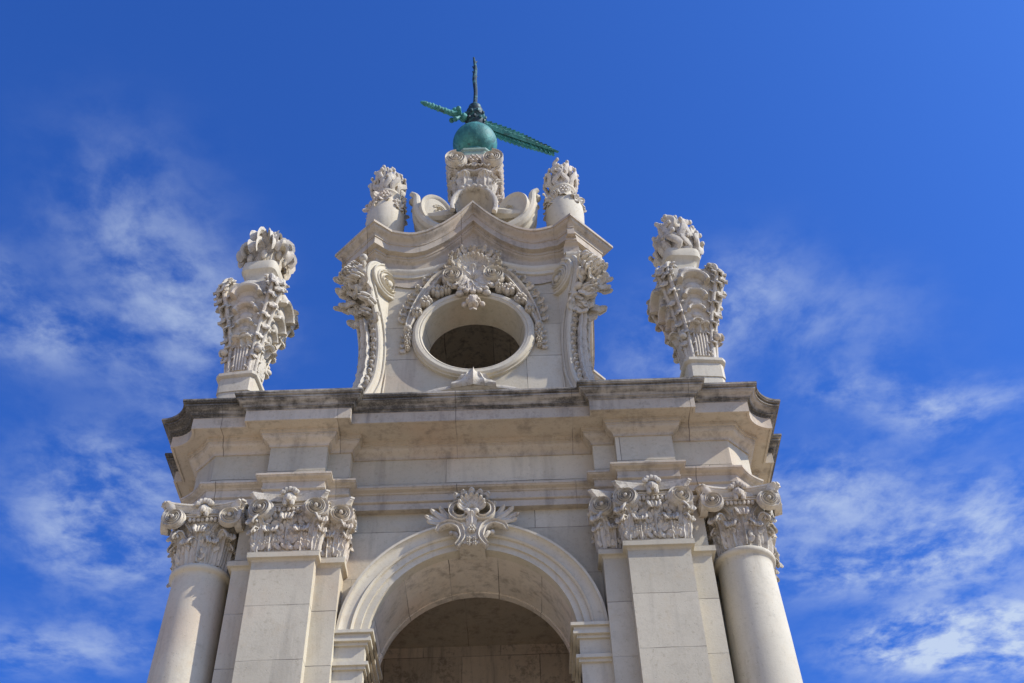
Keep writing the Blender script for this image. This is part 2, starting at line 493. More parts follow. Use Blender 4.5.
def sweep(plan, prof, close_top=False, close_bottom=False):
    m = MB()
    rings = [[(p[0], p[1], z) for p in plan(o)] for o, z in prof]
    m.rings(rings, True, False)
    n = len(rings[0])
    if close_top: m.f.append([(len(rings) - 1) * n + i for i in range(n)])
    if close_bottom: m.f.append(list(range(n)))
    return m
def cyma(o0, z0, o1, z1, n=6, rev=False):
    """S-curved moulding between two profile points"""
    out = []
    for i in range(n + 1):
        t = i / n
        s = t - math.sin(2 * PI * t) / (2 * PI) * (.9 if not rev else -.9)
        out.append((o0 + (o1 - o0) * s, z0 + (z1 - z0) * t))
    return out

# architrave, frieze, bed mould
arch_prof = [(-.10, 9.16), (.0, 9.16), (.0, 9.255), (.014, 9.26), (.026, 9.275), (.026, 9.295), (.018, 9.30), (.018, 9.385), (.03, 9.39)] + cyma(.03, 9.39, .095, 9.44) + [(.095, 9.44), (.105, 9.444), (.105, 9.472), (-.10, 9.485)]
sweep(plan_frieze, arch_prof, True, True).build('architrave', M_CORNICE, tower)
sweep(plan_frieze, [(-.004, 9.46), (-.004, 9.99)]).build('frieze', M_ASHLAR, tower)
bed = [(-.05, 9.985), (.014, 9.985), (.014, 10.005)] + cyma(.014, 10.005, .105, 10.11) + [(.112, 10.113), (.112, 10.15), (.135, 10.153), (.135, 10.212), (-.05, 10.212)]
sweep(plan_frieze, bed).build('bed_moulding', M_CORNICE, tower)
corona = [(-.05, 10.205), (.285, 10.205), (.285, 10.192), (.315, 10.192), (.315, 10.372), (.0, 10.372)]
cor = sweep(plan_corona, corona, True, True).build('cornice', M_CORNICE, tower)
crown = [(.10, 10.369), (.325, 10.369), (.325, 10.388), (.338, 10.39), (.338, 10.402), (.354, 10.404), (.354, 10.42), (.358, 10.423)] + cyma(.360, 10.425, .425, 10.488) + [(.440, 10.49), (.440, 10.51), (.428, 10.513), (.428, 10.530), (.458, 10.534), (.458, 10.552), (.47, 10.555), (.47, 10.585), (.44, 10.592), (.0, 10.66)]
sweep(plan_corona, crown, True).build('cornice_crown', M_STAINED, cor)

# masonry body with the front arch
YW = -.05
AC, AR, AD = 7.26, 1.25, .90      # arch centre height, opening radius, back of the reveal
def body():
    m = MB()
    side = [(-2.92, YW), (2.92, YW), (2.92, YW + .49)]
    ring = ring4(side)
    n = len(ring)
    top, bot = 9.9, -1.6
    for i in range(1, n):                                    # every side but the front
        a, b = ring[i], ring[(i + 1) % n]
        m.add([(a[0], a[1], bot), (b[0], b[1], bot), (b[0], b[1], top), (a[0], a[1], top)], [(0, 1, 2, 3)])
    N = 40; sill = 1.0
    xs = [-AR * math.cos(PI * i / N) for i in range(N + 1)]
    zs = [AC + AR * math.sin(PI * i / N) for i in range(N + 1)]
    for i in range(N):
        m.add([(xs[i], YW, zs[i]), (xs[i + 1], YW, zs[i + 1]), (xs[i + 1], YW, top), (xs[i], YW, top)], [(0, 1, 2, 3)])
    for s in (-1, 1):
        m.add([(s * AR, YW, sill), (s * 2.92, YW, sill), (s * 2.92, YW, top), (s * AR, YW, top)], [(0, 1, 2, 3)])
        m.add([(s * AR, YW, sill), (s * AR, AD, sill), (s * AR, AD, AC), (s * AR, YW, AC)], [(0, 1, 2, 3)])
    m.add([(-2.92, YW, bot), (2.92, YW, bot), (2.92, YW, sill), (-2.92, YW, sill)], [(0, 1, 2, 3)])
    m.add([(-AR, YW, sill), (AR, YW, sill), (AR, AD, sill), (-AR, AD, sill)], [(0, 1, 2, 3)])
    return m
body().build('wall', M_ASHLAR, tower, smooth=30)
def soffit():
    m = MB(); N = 48
    pts = [(AR * math.cos(PI * i / N), AC + AR * math.sin(PI * i / N)) for i in range(N + 1)]
    m.rings([[(x, y, z) for x, z in pts] for y in (YW, AD)], False, False)
    # slightly raised rib along the inner edge
    m.rings([[(x * k, y, AC + (z - AC) * k) for x, z in pts] for y, k in ((AD - .10, 1.0), (AD - .10, .985), (AD, .985), (AD, 1.0))], False, False)
    return m
soffit().build('arch_soffit', M_VOUSSOIR, tower, smooth=40)
def chamber():
    m = MB()
    x, y0, y1, z0, z1 = 2.3, AD + .003, 3.2, .98, 9.6
    N = 40; pts = [(-AR * math.cos(PI * i / N), AC + AR * math.sin(PI * i / N)) for i in range(N + 1)]
    for i in range(N):                                       # inner face of the front wall, round the arch
        (a, b), (c, d) = pts[i], pts[i + 1]
        m.add([(a, y0, b), (c, y0, d), (c, y0, z1), (a, y0, z1)], [(0, 1, 2, 3)])
    for s in (-1, 1):
        m.add([(s * AR, y0, z0), (s * x, y0, z0), (s * x, y0, z1), (s * AR, y0, z1)], [(0, 1, 2, 3)])
        m.add([(s * x, y0, z0), (s * x, y1, z0), (s * x, y1, z1), (s * x, y0, z1)], [(0, 1, 2, 3)])
    m.add([(-x, y1, z0), (x, y1, z0), (x, y1, z1), (-x, y1, z1)], [(0, 1, 2, 3)])
    m.add([(-x, y0, z1), (x, y0, z1), (x, y1, z1), (-x, y1, z1)], [(0, 1, 2, 3)])
    m.add([(-x, y0, z0), (x, y0, z0), (x, y1, z0), (-x, y1, z0)], [(0, 1, 2, 3)])
    return m
chamber().build('bell_chamber', M_INSIDE, tower, smooth=None)

# archivolt and imposts
def arc_sweep(prof, cz, y0, n=48, a0=0.0, a1=180.0):
    """profile (radius, out) carried round the arch"""
    m = MB(); rings = []
    for i in range(n + 1):
        a = R(a0 + (a1 - a0) * i / n)
        rings.append([(r * math.cos(a), y0 - o, cz + r * math.sin(a)) for r, o in prof])
    m.rings(rings, True, True)
    return m
avp = [(AR - .004, -.05), (AR - .004, .10), (AR + .075, .10), (AR + .078, .128), (AR + .16, .13), (AR + .163, .155), (AR + .185, .172), (AR + .20, .150), (AR + .26, .155)] + \
      [(AR + .26 + .06 * math.sin(R(q)), .155 + .055 * (1 - math.cos(R(q)))) for q in (20, 45, 70, 90)] + [(AR + .35, .212), (AR + .35, .16), (AR + .33, .13), (AR + .33, -.05)]
arc_sweep(avp, AC, YW).build('archivolt', M_PLAIN, tower)
def impost(s):
    m = MB()
    def slab(z0, z1, p, x1=1.60):
        m.box((s * (AR + x1) / 2 - s * p / 2, YW - .10 - p / 2 + .15, (z0 + z1) / 2), ((x1 - AR) / 2 + p / 2, .05 + p / 2 + .15, (z1 - z0) / 2))
        m.box((s * (AR - p / 2 + .02), (AD + YW) / 2 - .05, (z0 + z1) / 2 - .0005), (p / 2 + .02, (AD - YW) / 2 - .05, (z1 - z0) / 2 - .001))
    slab(7.285, 7.325, .10); slab(7.235, 7.283, .065); slab(7.19, 7.233, .075); slab(7.15, 7.188, .035)
    slab(6.93, 7.149, .005); slab(6.885, 6.929, .06); slab(6.845, 6.884, .03)
    slab(1.0, 6.844, .0)
    return m.build('impost', M_PLAIN, tower)
impost(-1); impost(1)

# --- capitals (built round z = 0 at the top of the astragal, 0.83 high)
def leaf_low(m, M, W=.15, H=.36, out=.15):
    """acanthus leaf of a capital: flat below, rolled over in a round drilled tip"""
    m.leaf([(.0, 0), (.028, H * .35), (.036, H * .66), (.055, H * .88), (out * .72, H * .98), (out, H * .92), (out * .98, H * .80)], W, M, lobes=4, th=.02, cup=.28, rib=.22, nu=19, prof=[.72, .86, .95, 1, .95, .85, .72, .55], lobe_amp=.16)
    for q in range(-2, 3):
        m.ball((q * W * .27, out * (.97 - .03 * q * q), H * .86), (W * .15, .022, .026), M, 7, 5)
def fleuron(m, M, z, out):
    m.ball((0, out, z), (.085, .07, .075), M, 10, 7)
    for a in range(5):
        t = R(20 + 35 * a)
        m.ball((.085 * math.cos(t), out + .04, z + .05 + .065 * math.sin(t)), (.045, .04, .04), M, 7, 5)
    m.ball((0, out + .06, z - .035), (.04, .05, .05), M, 7, 5)
    m.ball((.045, out + .03, z - .085), (.035, .04, .05), M, 7, 5)
    m.ball((-.045, out + .03, z - .085), (.035, .04, .05), M, 7, 5)
def eggs(m, M, x0, x1, z, out, n):
    for i in range(n):
        m.ball((x0 + (x1 - x0) * i / (n - 1), out, z), (.028, .03, .035), M, 7, 5)
def filigree(m, M, rnd, x0, x1, z0, z1, out, n, s=1.0):
    """small drilled-looking tendrils between the big leaves"""
    for i in range(n):
        x = rnd.uniform(x0, x1); z = rnd.uniform(z0, z1)
        m.flatleaf(x, z, rnd.uniform(-65, 65), .09 * s, .028 * s, M, lift=.03, curl=.03, lobes=2, y0=out, nu=6, nv=5, th=.012)
def abacus(m, poly_fn, z0, z1):
    rings = []
    for k, z in ((.86, z0 - .02), (.90, z0 + .01), (.97, z0 + .04), (.97, z0 + .055), (1.0, z0 + .06), (1.0, z1)):
        rings.append([(p[0], p[1], z) for p in poly_fn(k)])
    m.rings(rings, True, True)

def pilaster_capital(w, depth, seed, centre_fleuron=True, low=2):
    """flat composite capital, front at local y = 0 looking to -Y, origin at the middle of its foot"""
    rnd = random.Random(seed)
    m = MB(); h = w / 2
    rings = []
    for z, k in ((0, 0), (.2, .005), (.45, .02), (.62, .05), (.76, .06)):
        rings.append([(-h - k, -k, z), (h + k, -k, z), (h + k, depth, z), (-h - k, depth, z)])
    m.rings(rings)
    F = lambda x, z, out=0.0, a=0: fr(x, -out, z, a)
    xs = [-h + w * (i + .5) / low for i in range(low)]
    for x in xs: leaf_low(m, F(x, .0), .125 if low == 2 else .115, .345, .085)
    for s in (-1, 1):
        leaf_low(m, F(s * h, 0, 0, s * 45), .085, .345, .065)
        leaf_low(m, fr(s * h, .16, 0, s * 90), .10, .345, .06)
    up = [0.0] if low == 2 else [x for x in (-h * .45, 0, h * .45)]
    for x in up: leaf_low(m, F(x, .06, .01), .115, .47, .105)
    for s in (-1, 1): leaf_low(m, F(s * (h - .03), .05, .01, s * 35), .105, .42, .13)
    filigree(m, F(0, 0), rnd, -h, h, .03, .30, .012, int(110 * w), .9)
    filigree(m, F(0, 0), rnd, -h, h, .30, .56, .035, int(70 * w), .9)
    # drilled tendril stalks
    for s in (-1, 1):
        for q in (.12, .22):
            m.ribbon([(s * q, .26), (s * (q + .03), .42), (s * (q + .10), .54)], [.012, .02], [.03, .05], F(0, 0, .01), res=7)
    # volutes: one facing front and one on the return
    for s in (-1, 1):
        A = F(s * (h - .055), .60, .085, s * 16)
        m.volute(0, 0, .155, A, sgn=-s, start=90 - s * 8, turns=2.2, d=.075, w=.34)
        m.flatleaf(s * .02, .10, s * 35, .14, .045, A, lift=.07, curl=.05, lobes=3, nu=8, nv=5)
        m.volute(0, 0, .15, fr(s * (h + .07), .06, .60, s * 84), sgn=s, start=90, turns=2, d=.05, w=.34)
    m.box((0, depth * .45, .66), (h + .06, depth * .5, .10))
    m.ribbon([(-h * .7, .66), (h * .7, .66)], .028, .045, F(0, 0, .055))
    eggs(m, F(0, 0), -h * .45, h * .45, .60, .085, 7)
    def poly(k):
        a = h + .125; sag = .08; c = .045
        pts = []
        for i in range(13):
            t = -1 + i / 6
            pts.append((t * (a - c) * k, (-.175 + sag * (1 - t * t)) * k))
        pts += [(a * k, -.15 * k), (h + .06, .02), (h + .06, depth), (-h - .06, depth), (-h - .06, .02), (-a * k, -.15 * k)]
        return pts
    abacus(m, poly, .745, .83)
    if centre_fleuron: fleuron(m, F(0, 0), .745, .12)
    return m

def column_capital(seed):
    rnd = random.Random(seed)
    m = MB(); r0 = .335
    m.lathe([(r0, 0), (r0 + .005, .2), (r0 + .02, .42), (r0 + .06, .60), (r0 + .11, .74), (r0 + .11, .76)], 32)
    def F(a, r, z): return fr(r * math.sin(R(a)), -r * math.cos(R(a)), z, a)
    for k in range(8): leaf_low(m, F(22.5 + 45 * k, r0 - .01, 0), .105, .345, .085)
    for k in range(8): leaf_low(m, F(45 * k, r0 + .005, .02), .11, .48 if k % 2 == 0 else .43, .10 if k % 2 == 0 else .15)
    for k in range(8):
        for q in range(14): filigree(m, F(45 * k + rnd.uniform(-22, 22), r0 + .012, 0), rnd, -.01, .01, .04, .55, .0, 1)
    for k in range(4):
        for s in (-1, 1):
            a = 45 + 90 * k
            M = fr(0, 0, 0, a - s * 45)                  # faces of the four sides
            A = M @ tr(s * .345, .455, .60) @ Matrix.Rotation(R(-s * 8), 4, 'Z')
            m.volute(0, 0, .145, A, sgn=-s, start=90 - s * 8, turns=2.2, d=.06, w=.36)
            m.flatleaf(s * .02, .10, s * 35, .13, .045, A, lift=.06, curl=.05, lobes=3, nu=8, nv=5)
            m.ribbon([(s * .10, .30), (s * .13, .46), (s * .22, .60)], [.014, .022], [.04, .06], M @ tr(0, r0 + .0, 0), res=7)
        fleuron(m, F(90 * k, .40, 0), .745, .03)
        M = fr(0, 0, 0, 90 * k)
        m.ribbon([(-.22, .665), (.22, .665)], .026, .05, M @ tr(0, r0 + .05, 0))
        eggs(m, M, -.16, .16, .605, r0 + .075, 7)
    def poly(k):
        a, sag, c = .535, .095, .045
        pts = []
        for q in range(4):
            an = R(90 * q)
            for i in range(11):
                t = -1 + i / 5
                x, y = t * (a - c), -a + sag * (1 - t * t)
                pts.append(((x * math.cos(an) - y * math.sin(an)) * k, (x * math.sin(an) + y * math.cos(an)) * k))
        return pts
    abacus(m, poly, .745, .83)
    return m

ZA = 8.29                                 # top of the astragals
def pilaster_shaft(w, depth):
    m = MB(); h = w / 2
    m.box((0, depth / 2, 4.1), (h, depth / 2, ZA - .08 - 4.1))
    m.box((0, depth / 2 + .01, ZA + .40), (h - .01, depth / 2, .42))
    rings = []
    for k, z in ((.002, ZA - .12), (.012, ZA - .10), (.03, ZA - .088), (.052, ZA - .084), (.055, ZA - .08), (.055, ZA - .004), (.05, ZA), (.0, ZA)):
        rings.append([(-h - k, -k, z), (h + k, -k, z), (h + k, depth, z), (-h - k, depth, z)])
    m.rings(rings)
    return m
def pilaster_foot(w, depth):
    m = MB(); h = w / 2
    rings = []
    for k, z in ((.14, -1.6), (.14, -.05), (.2, 0.0), (.2, .08), (.10, .10), (.10, .20), (.13, .22), (.13, .36), (.06, .40), (.06, .46), (.0, .5)):
        rings.append([(-h - k, -k, z), (h + k, -k, z), (h + k, depth, z), (-h - k, depth, z)])
    m.rings(rings)
    return m

def place(o, x, y, z=0.0, rz=0.0):
    o.location = (x, y, z); o.rotation_euler = (0, 0, R(rz))
def copy_tree(o, parent):
    c = o.copy(); COL.objects.link(c); c.parent = parent
    for ch in list(o.children):
        copy_tree(ch, c)
    return c
# backing pilaster (narrow strips either side of the front one), then the front pilaster
back = pilaster_shaft(1.32, .5).build('backing_pilaster', M_SHAFT, tower)
c = pilaster_capital(.72, .3, 5, False, 2).build('capital', M_CARVED, back); c.location = (-.30, 0, ZA)
pilaster_foot(1.32, .5).build('base', M_PLAIN, back)
front = pilaster_shaft(.76, .3).build('front_pilaster', M_SHAFT, tower)
c = pilaster_capital(.76, .3, 7).build('capital', M_CARVED, front); c.location = (0, 0, ZA)
pilaster_foot(.76, .3).build('base', M_PLAIN, front)
colm = MB()
prof = [(.405, .5), (.407, 1.5), (.405, 3.0), (.402, 4.5), (.39, 6.0), (.366, 7.2), (.346, 7.9), (.338, ZA - .19), (.338, ZA - .12), (.346, ZA - .105)]
prof += [(.345 + .042 * math.cos(R(q)), ZA - .05 + .048 * math.sin(R(q))) for q in (-80, -50, -20, 10, 40, 70, 88)]
colm.lathe(prof, 56)
colo = colm.build('corner_column', M_PLAIN, tower)
c = column_capital(3).build('capital', M_CARVED, colo); c.location = (0, 0, ZA)
cb = MB()
cb.squarelathe([(.60, -1.6), (.60, -.06), (.66, 0), (.66, .08), (.56, .10)], 32, 14)
cb.lathe([(.52, .1), (.55, .14), (.55, .2), (.5, .24), (.44, .26), (.43, .31), (.47, .34), (.47, .4), (.43, .43), (.40, .46), (.386, .5)], 48)
cb.build('base', M_PLAIN, colo)
XP, XC = 2.27, 3.375
for o, x, y in ((back, 2.26, -.33), (front, XP, -.49), (colo, XC, 0.0)):
    cp = copy_tree(o, tower)
    place(o, -x, y); place(cp, x, y)
    if o is back:
        for ch in o.children:
            if ch.name.startswith('capital'): ch.location.x = .30
# the same pilasters on the two flanks
for s in (-1, 1):
    for q in (-1, 1):
        for o, x, y in ((back, 2.26, -.33), (front, XP, -.49)):
            cp = copy_tree(o, tower)
            place(cp, s * (C - y), C + q * x, 0, s * 90)
            for ch in cp.children:
                if o is back and ch.name.startswith('capital'): ch.location.x = -.30 * q * s

# keystone cartouche over the arch
def cartouche():
    m = MB(); M = fr(0, -.30, -.05)
    rnd = random.Random(4)
    # keystone block with concave cheeks
    K = []
    for z, hw in ((8.50, .16), (8.54, .135), (8.62, .115), (8.74, .135), (8.86, .19), (8.93, .24)):
        K.append([(-hw, -.04, z), (-hw * .8, .05, z), (hw * .8, .05, z), (hw, -.04, z), (hw, -.30, z), (-hw, -.30, z)])
    m.rings(K, True, True, M)
    for s in (-1, 1):
        m.ribbon([(s * .19, 8.47), (s * .14, 8.54), (s * .115, 8.62), (s * .16, 8.76), (s * .28, 8.82), (s * .40, 8.78), (s * .44, 8.72)], [.03, .035, .04, .04, .035, .02], [.09, .1, .1, .09, .08, .05], M, res=24)
        m.tube([(s * .24, .0, 8.70), (s * .20, .04, 8.66), (s * .17, .03, 8.60)], [.02, .03, .02], 7, M, res=6)
        m.ball((s * .255, .01, 8.69), .035, M)
        # C scrolls above
        m.ribbon([(s * .05, 8.95), (s * .10, 8.88), (s * .19, 8.88), (s * .26, 8.96), (s * .25, 9.07), (s * .18, 9.13), (s * .11, 9.11)], [.028, .034, .036, .032, .026, .018], [.10, .11, .11, .1, .09, .07], M, res=26)
        m.ball((s * .055, .09, 8.965), .042, M)
        # side sprays
        for k, (a, L) in enumerate(((38, .34), (58, .38), (76, .40), (93, .36), (20, .26))):
            m.flatleaf(s * .20, 8.86 + .02 * k, s * a, L, .034, M, lift=.04, curl=.06, lobes=3, nu=11, nv=7, y0=-.10 + .015 * (k % 2))
    # shell fan
    for k in range(9):
        a = -80 + 20 * k
        m.flatleaf(0, 9.03, a, .20 - .0004 * abs(a), .036, M, lift=.10, curl=.07, lobes=1, nu=11, nv=7, y0=-.03, lobe_amp=.05)
    m.ball((0, .0, 9.02), (.09, .05, .06), M)
    for k in range(9):
        a = R(-76 + 19 * k); m.volute(.27 * math.sin(a), 9.03 + .25 * math.cos(a), .036, M @ tr(0, -.02, 0), sgn=1 if a > 0 else -1, start=90, turns=1.3, d=.06, w=.6)
    for k in range(5):
        m.flatleaf(.06 * (k - 2), 9.22 - .02 * abs(k - 2), (k - 2) * 22, .13, .04, M, lift=.05, curl=.05, lobes=2, nu=8, nv=5, y0=-.02)
    for x, z in ((-.035, 8.56), (.04, 8.56), (-.035, 8.49), (.04, 8.49)): m.rosette(x, z, .036, M, .04, 5, .045)
    m.rosette(0, 8.70, .055, M, .05, 6, .06)
    m.flatleaf(0, 8.74, 0, .2, .06, M, lift=.05, curl=.05, lobes=3, y0=.04)
    return m
cartouche().build('keystone_cartouche', M_CARVED, tower)

# ------------------------------------------------------------------ lantern (oculus gable) above the cornice
LC = 2.1                                   # lantern axis in y
lantern = thing('oculus_lantern', 'carved limestone lantern gable with a round oculus, scroll consoles and wavy cornice above the cornice', 'lantern', (0, 0, 10.6))
LZ = -10.6                                 # children are written in world heights
def lat(m, name, mat, parent=lantern, smooth=35.0):
    for v in m.v: v.z += LZ if parent is lantern else 0
    return m.build(name, mat, parent, smooth)
def ringL(side):
    out = []
    for k in range(4):
        c, q = [(1, 0), (0, 1), (-1, 0), (0, -1)][k]
        for p in side:
            x, y = p[0], p[1] - LC
            out.append((c * x - q * y, q * x + c * y + LC, p[2]))
    return out
def wave(x):
    """height of the wavy cornice above its corner blocks"""
    x = abs(x)
    pts = [(0, .74), (.23, .432), (.466, .183), (.756, -.022), (.958, -.088), (1.105, -.084), (1.345, 0.0), (9, 0)]
    for (a, b), (c, d) in zip(pts, pts[1:]):
        if a <= x <= c:
            return b + (d - b) * (x - a) / (c - a)
def wave_side(amp=1.0):
    side = [(-2.36, .477, 0), (-1.62, -.26, 0)]
    xs = [-1.345 + 2.69 * i / 28 for i in range(29)]
    # smooth the knots a little
    side += [(x, -.02, amp * (wave(x) * .6 + .2 * wave(x - .05) + .2 * wave(x + .05) if abs(x) > .12 else wave(x))) for x in xs]
    side += [(1.62, -.26, 0)]
    return ringL(side)
def inset(ring, d):
    n = len(ring); out = []
    for i in range(n):
        p0, p1, p2 = ring[i - 1], ring[i], ring[(i + 1) % n]
        d1 = Vector((p1[0] - p0[0], p1[1] - p0[1])).normalized(); d2 = Vector((p2[0] - p1[0], p2[1] - p1[1])).normalized()
        n1 = Vector((-d1.y, d1.x)); n2 = Vector((-d2.y, d2.x))
        b = (n1 + n2).normalized(); k = d / max(.3, b.dot(n1))
        out.append((p1[0] + b.x * k, p1[1] + b.y * k, p1[2]))
    return out
ZL = 15.10
def lantern_sweep(prof, amp=1.0):
    base = wave_side(amp)
    m = MB(); rings = []
    for o, z in prof:
        r = inset(base, .35 - o)
        rings.append([(p[0], p[1], ZL + z + p[2]) for p in r])
    m.rings(rings, True, False)
    return m, rings
lprof = [(.02, -1.02), (.02, -.55), (.03, -.50)] + cyma(.03, -.50, .10, -.42) + [(.12, -.415), (.12, -.36), (.20, -.355), (.20, -.205), (.215, -.20), (.215, -.175)] + cyma(.22, -.17, .325, -.055) + [(.35, -.05), (.35, 0.0), (.30, .01)]
m, rings = lantern_sweep(lprof)
top = rings[-1]; o = len(m.v); m.v.append(Vector((0, LC, 16.25)))
n0 = o - len(top)
for i in range(len(top)): m.f.append([n0 + i, n0 + (i + 1) % len(top), o])
lat(m, 'cornice', M_CORNICE)
m, _ = lantern_sweep([(.024, -.86), (.05, -.85), (.055, -.79), (.085, -.76), (.095, -.72), (.095, -.69), (.024, -.68)], .55)
lat(m, 'string_moulding', M_PLAIN)
# wall with the round opening
OZ, OR1, OR0, OYB = 12.85, .80, .735, .78
YL = .335
def lantern_wall():
    m = MB(); N = 64
    x1, z0, z1 = 1.42, 10.55, 14.62
    def edge(a):
        c, q = math.cos(a), math.sin(a)
        k = min(x1 / abs(c) if abs(c) > 1e-6 else 99, ((z1 - OZ) if q > 0 else (OZ - z0)) / abs(q) if abs(q) > 1e-6 else 99)
        return c * k, OZ + q * k
    angs = sorted([2 * PI * i / N for i in range(N)] + [math.atan2(sz, sx) % (2 * PI) for sx in (-x1, x1) for sz in (z1 - OZ, z0 - OZ)])
    n = len(angs)
    inner = [(OR1 * math.cos(a), YL, OZ + OR1 * math.sin(a)) for a in angs]
    outer = [(edge(a)[0], YL, edge(a)[1]) for a in angs]
    backr = [(OR0 * math.cos(a), OYB, OZ + OR0 * math.sin(a)) for a in angs]
    m.rings([outer, inner, backr], True, False)
    h = LC - YL                                   # the other seven sides of the octagonal body
    pl = [(x1, YL), (h, LC - x1), (h, LC + x1), (x1, LC + h), (-x1, LC + h), (-h, LC + x1), (-h, LC - x1), (-x1, YL)]
    for (a, b), (c, d) in zip(pl, pl[1:]):
        m.add([(a, b, z0), (c, d, z0), (c, d, z1), (a, b, z1)], [(0, 1, 2, 3)])
    return m
lat(lantern_wall(), 'wall', M_ASHLAR)
def lantern_inside():
    m = MB(); x, y0, y1, z0, z1 = 1.25, OYB + .003, 3.6, 10.7, 14.5
    N = 48
    hole = [(OR0 * math.cos(2 * PI * i / N), y0, OZ + OR0 * math.sin(2 * PI * i / N)) for i in range(N)]
    def ed(a):
        c, q = math.cos(a), math.sin(a); k = min(x / max(1e-6, abs(c)), (1.6) / max(1e-6, abs(q))); return (c * k, y0, OZ + q * k)
    m.rings([hole, [ed(2 * PI * i / N) for i in range(N)]], True, False)
    # vaulted inside
    rings = []
    for y in (y0, y1):
        rings.append([(x * math.cos(2 * PI * i / 32), y, OZ + 1.6 * math.sin(2 * PI * i / 32)) for i in range(32)])
    m.rings(rings, True, False)
    m.add(rings[1], [list(range(32))])
    return m
lat(lantern_inside(), 'inner_vault', M_VAULT, smooth=40)
def oculus_frame():
    m = MB(); rings = []; N = 72
    prof = [(OR1 - .004, -.06), (OR1 - .004, .09), (OR1 + .02, .11), (OR1 + .04, .105), (OR1 + .05, .12), (OR1 + .10, .125), (OR1 + .135, .10), (OR1 + .145, .06), (OR1 + .16, .055), (OR1 + .16, -.06)]
    for i in range(N):
        a = 2 * PI * i / N
        rings.append([(r * math.cos(a), YL - o, OZ + r * math.sin(a)) for r, o in prof])
    rings.append(rings[0])
    m.rings(rings, True, False)
    return m
lat(oculus_frame(), 'oculus_frame', M_PLAIN)
def oculus_crest():
    m = MB(); M = fr(0, YL, 0); rnd = random.Random(11)
    for s in (-1, 1):
        # long scroll band round the shoulder, ending in a volute
        m.ribbon([(s * 1.02, 13.0), (s * .99, 13.14), (s * .87, 13.54), (s * .66, 13.98), (s * .50, 14.17), (s * .34, 14.24), (s * .20, 14.18)], [.04, .06, .07, .075, .07, .06, .055], [.10, .13, .15, .17, .18, .19, .2], M, res=36)
        m.volute(s * .345, 14.05, .17, M @ tr(0, .13, 0), sgn=s, start=90, turns=2.2, d=.13, w=.36)
        m.ball((s * 1.02, .06, 12.98), (.07, .10, .06), M)
        # flowers between the band and the ring
        for x, z, r in ((.57, 13.80, .115), (.75, 13.56, .105), (.885, 13.30, .085), (.42, 13.83, .08)):
            m.rosette(s * x, z, r, M, .12, 6, .05, rnd.random()); m.volute(s * x, z, r * .8, M @ tr(0, .09, 0), sgn=s, start=rnd.uniform(0, 360), turns=1.4, d=.05, w=.5, disc=False)
        # foliage outside the band
        for x, z, a in ((.62, 14.22, 40), (.76, 14.08, 55), (.86, 13.92, 60), (.95, 13.74, 65), (1.02, 13.56, 75), (1.06, 13.38, 85), (1.07, 13.22, 100), (.5, 14.36, 20)):
            m.flatleaf(s * (x - .03), z - .02, s * (a + rnd.uniform(-25, 25)), .13, .045, M, lift=.05, curl=.05, lobes=3, nu=9, nv=7)
            m.volute(s * (x + .03), z + .03, .045, M @ tr(0, .03, 0), sgn=s, start=rnd.uniform(0, 360), turns=1.3, d=.05, w=.6)
        # pendant
        for k, z in enumerate((12.92, 12.80, 12.68, 12.57)):
            m.rosette(s * 1.01, z, .075 - .010 * k, M, .08, 5, .01, k * .3)
            m.flatleaf(s * 1.03, z, s * 120, .10, .035, M, lift=.03, curl=.04, lobes=2, nu=7, nv=5)
        m.flatleaf(s * .16, 13.95, s * 110, .26, .08, M, lift=.08, curl=.1, lobes=4, y0=.08)
        m.ball((s * .21, .16, 13.67), (.07, .06, .06), M); m.ball((s * .14, .16, 13.40), (.05, .05, .05), M)
    # hollow shell, ribs fanning up
    for k in range(11):
        a = -88 + 17.6 * k
        m.flatleaf(0, 14.30, a, .25, .045, M, lift=.13, curl=.12, lobes=1, nu=11, nv=7, y0=.03, lobe_amp=.03)
    m.rings([[(.23 * q * math.cos(PI * i / 16), .10 + .10 * q * q, 14.30 + .26 * q * math.sin(PI * i / 16)) for i in range(17)] for q in (.05, .4, .7, 1.0)], False, False, M)
    # foliage cresting on the shell
    for k in range(13):
        a = -96 + 16 * k
        L = .29 + .05 * (k % 2) + .12 * max(0, math.cos(R(a)))
        x, z = L * math.sin(R(a)), 14.30 + L * math.cos(R(a))
        m.flatleaf(x, z, a + rnd.uniform(-30, 30), .11, .038, M, lift=.06, curl=.07, lobes=3, nu=9, nv=7, y0=.07)
        for q in range(2):
            b = R(a + rnd.uniform(-9, 9)); e = L + rnd.uniform(.05, .14)
            m.volute(e * math.sin(b), 14.30 + e * math.cos(b), rnd.uniform(.035, .055), M @ tr(0, rnd.uniform(.08, .15), 0), sgn=rnd.choice((-1, 1)), start=rnd.uniform(0, 360), turns=1.3, d=.05, w=.6)
    for a in (-40, 0, 40): m.flatleaf(0, 14.02, a, .26, .07, M, lift=.10, curl=.07, lobes=3, y0=.10)
    for s in (-1, 1): m.flatleaf(s * .12, 14.0, s * 150, .24, .06, M, lift=.08, curl=.08, lobes=3, y0=.10)
    # drooping palmette under it, then the drop
    for k in range(5):
        a = 180 + (k - 2) * 24
        m.flatleaf(0, 14.06, a, .42 - .03 * abs(k - 2), .075, M, lift=.15, curl=.03, lobes=1, nu=13, nv=9, y0=.05, lobe_amp=.06, th=.04, cup=-.2)
    for k in range(7):
        a = R(180 + (k - 3) * 17); m.ball((.36 * math.sin(a), .20, 14.06 + .40 * math.cos(a)), (.055, .05, .045), M, 8, 6)
    m.rosette(0, 13.43, .12, M, .12, 6, .14); m.ball((0, .24, 13.43), (.07, .06, .1), M)
    m.flatleaf(0, 13.38, 180, .12, .05, M, lift=.06, curl=.05, y0=.12)
    return m
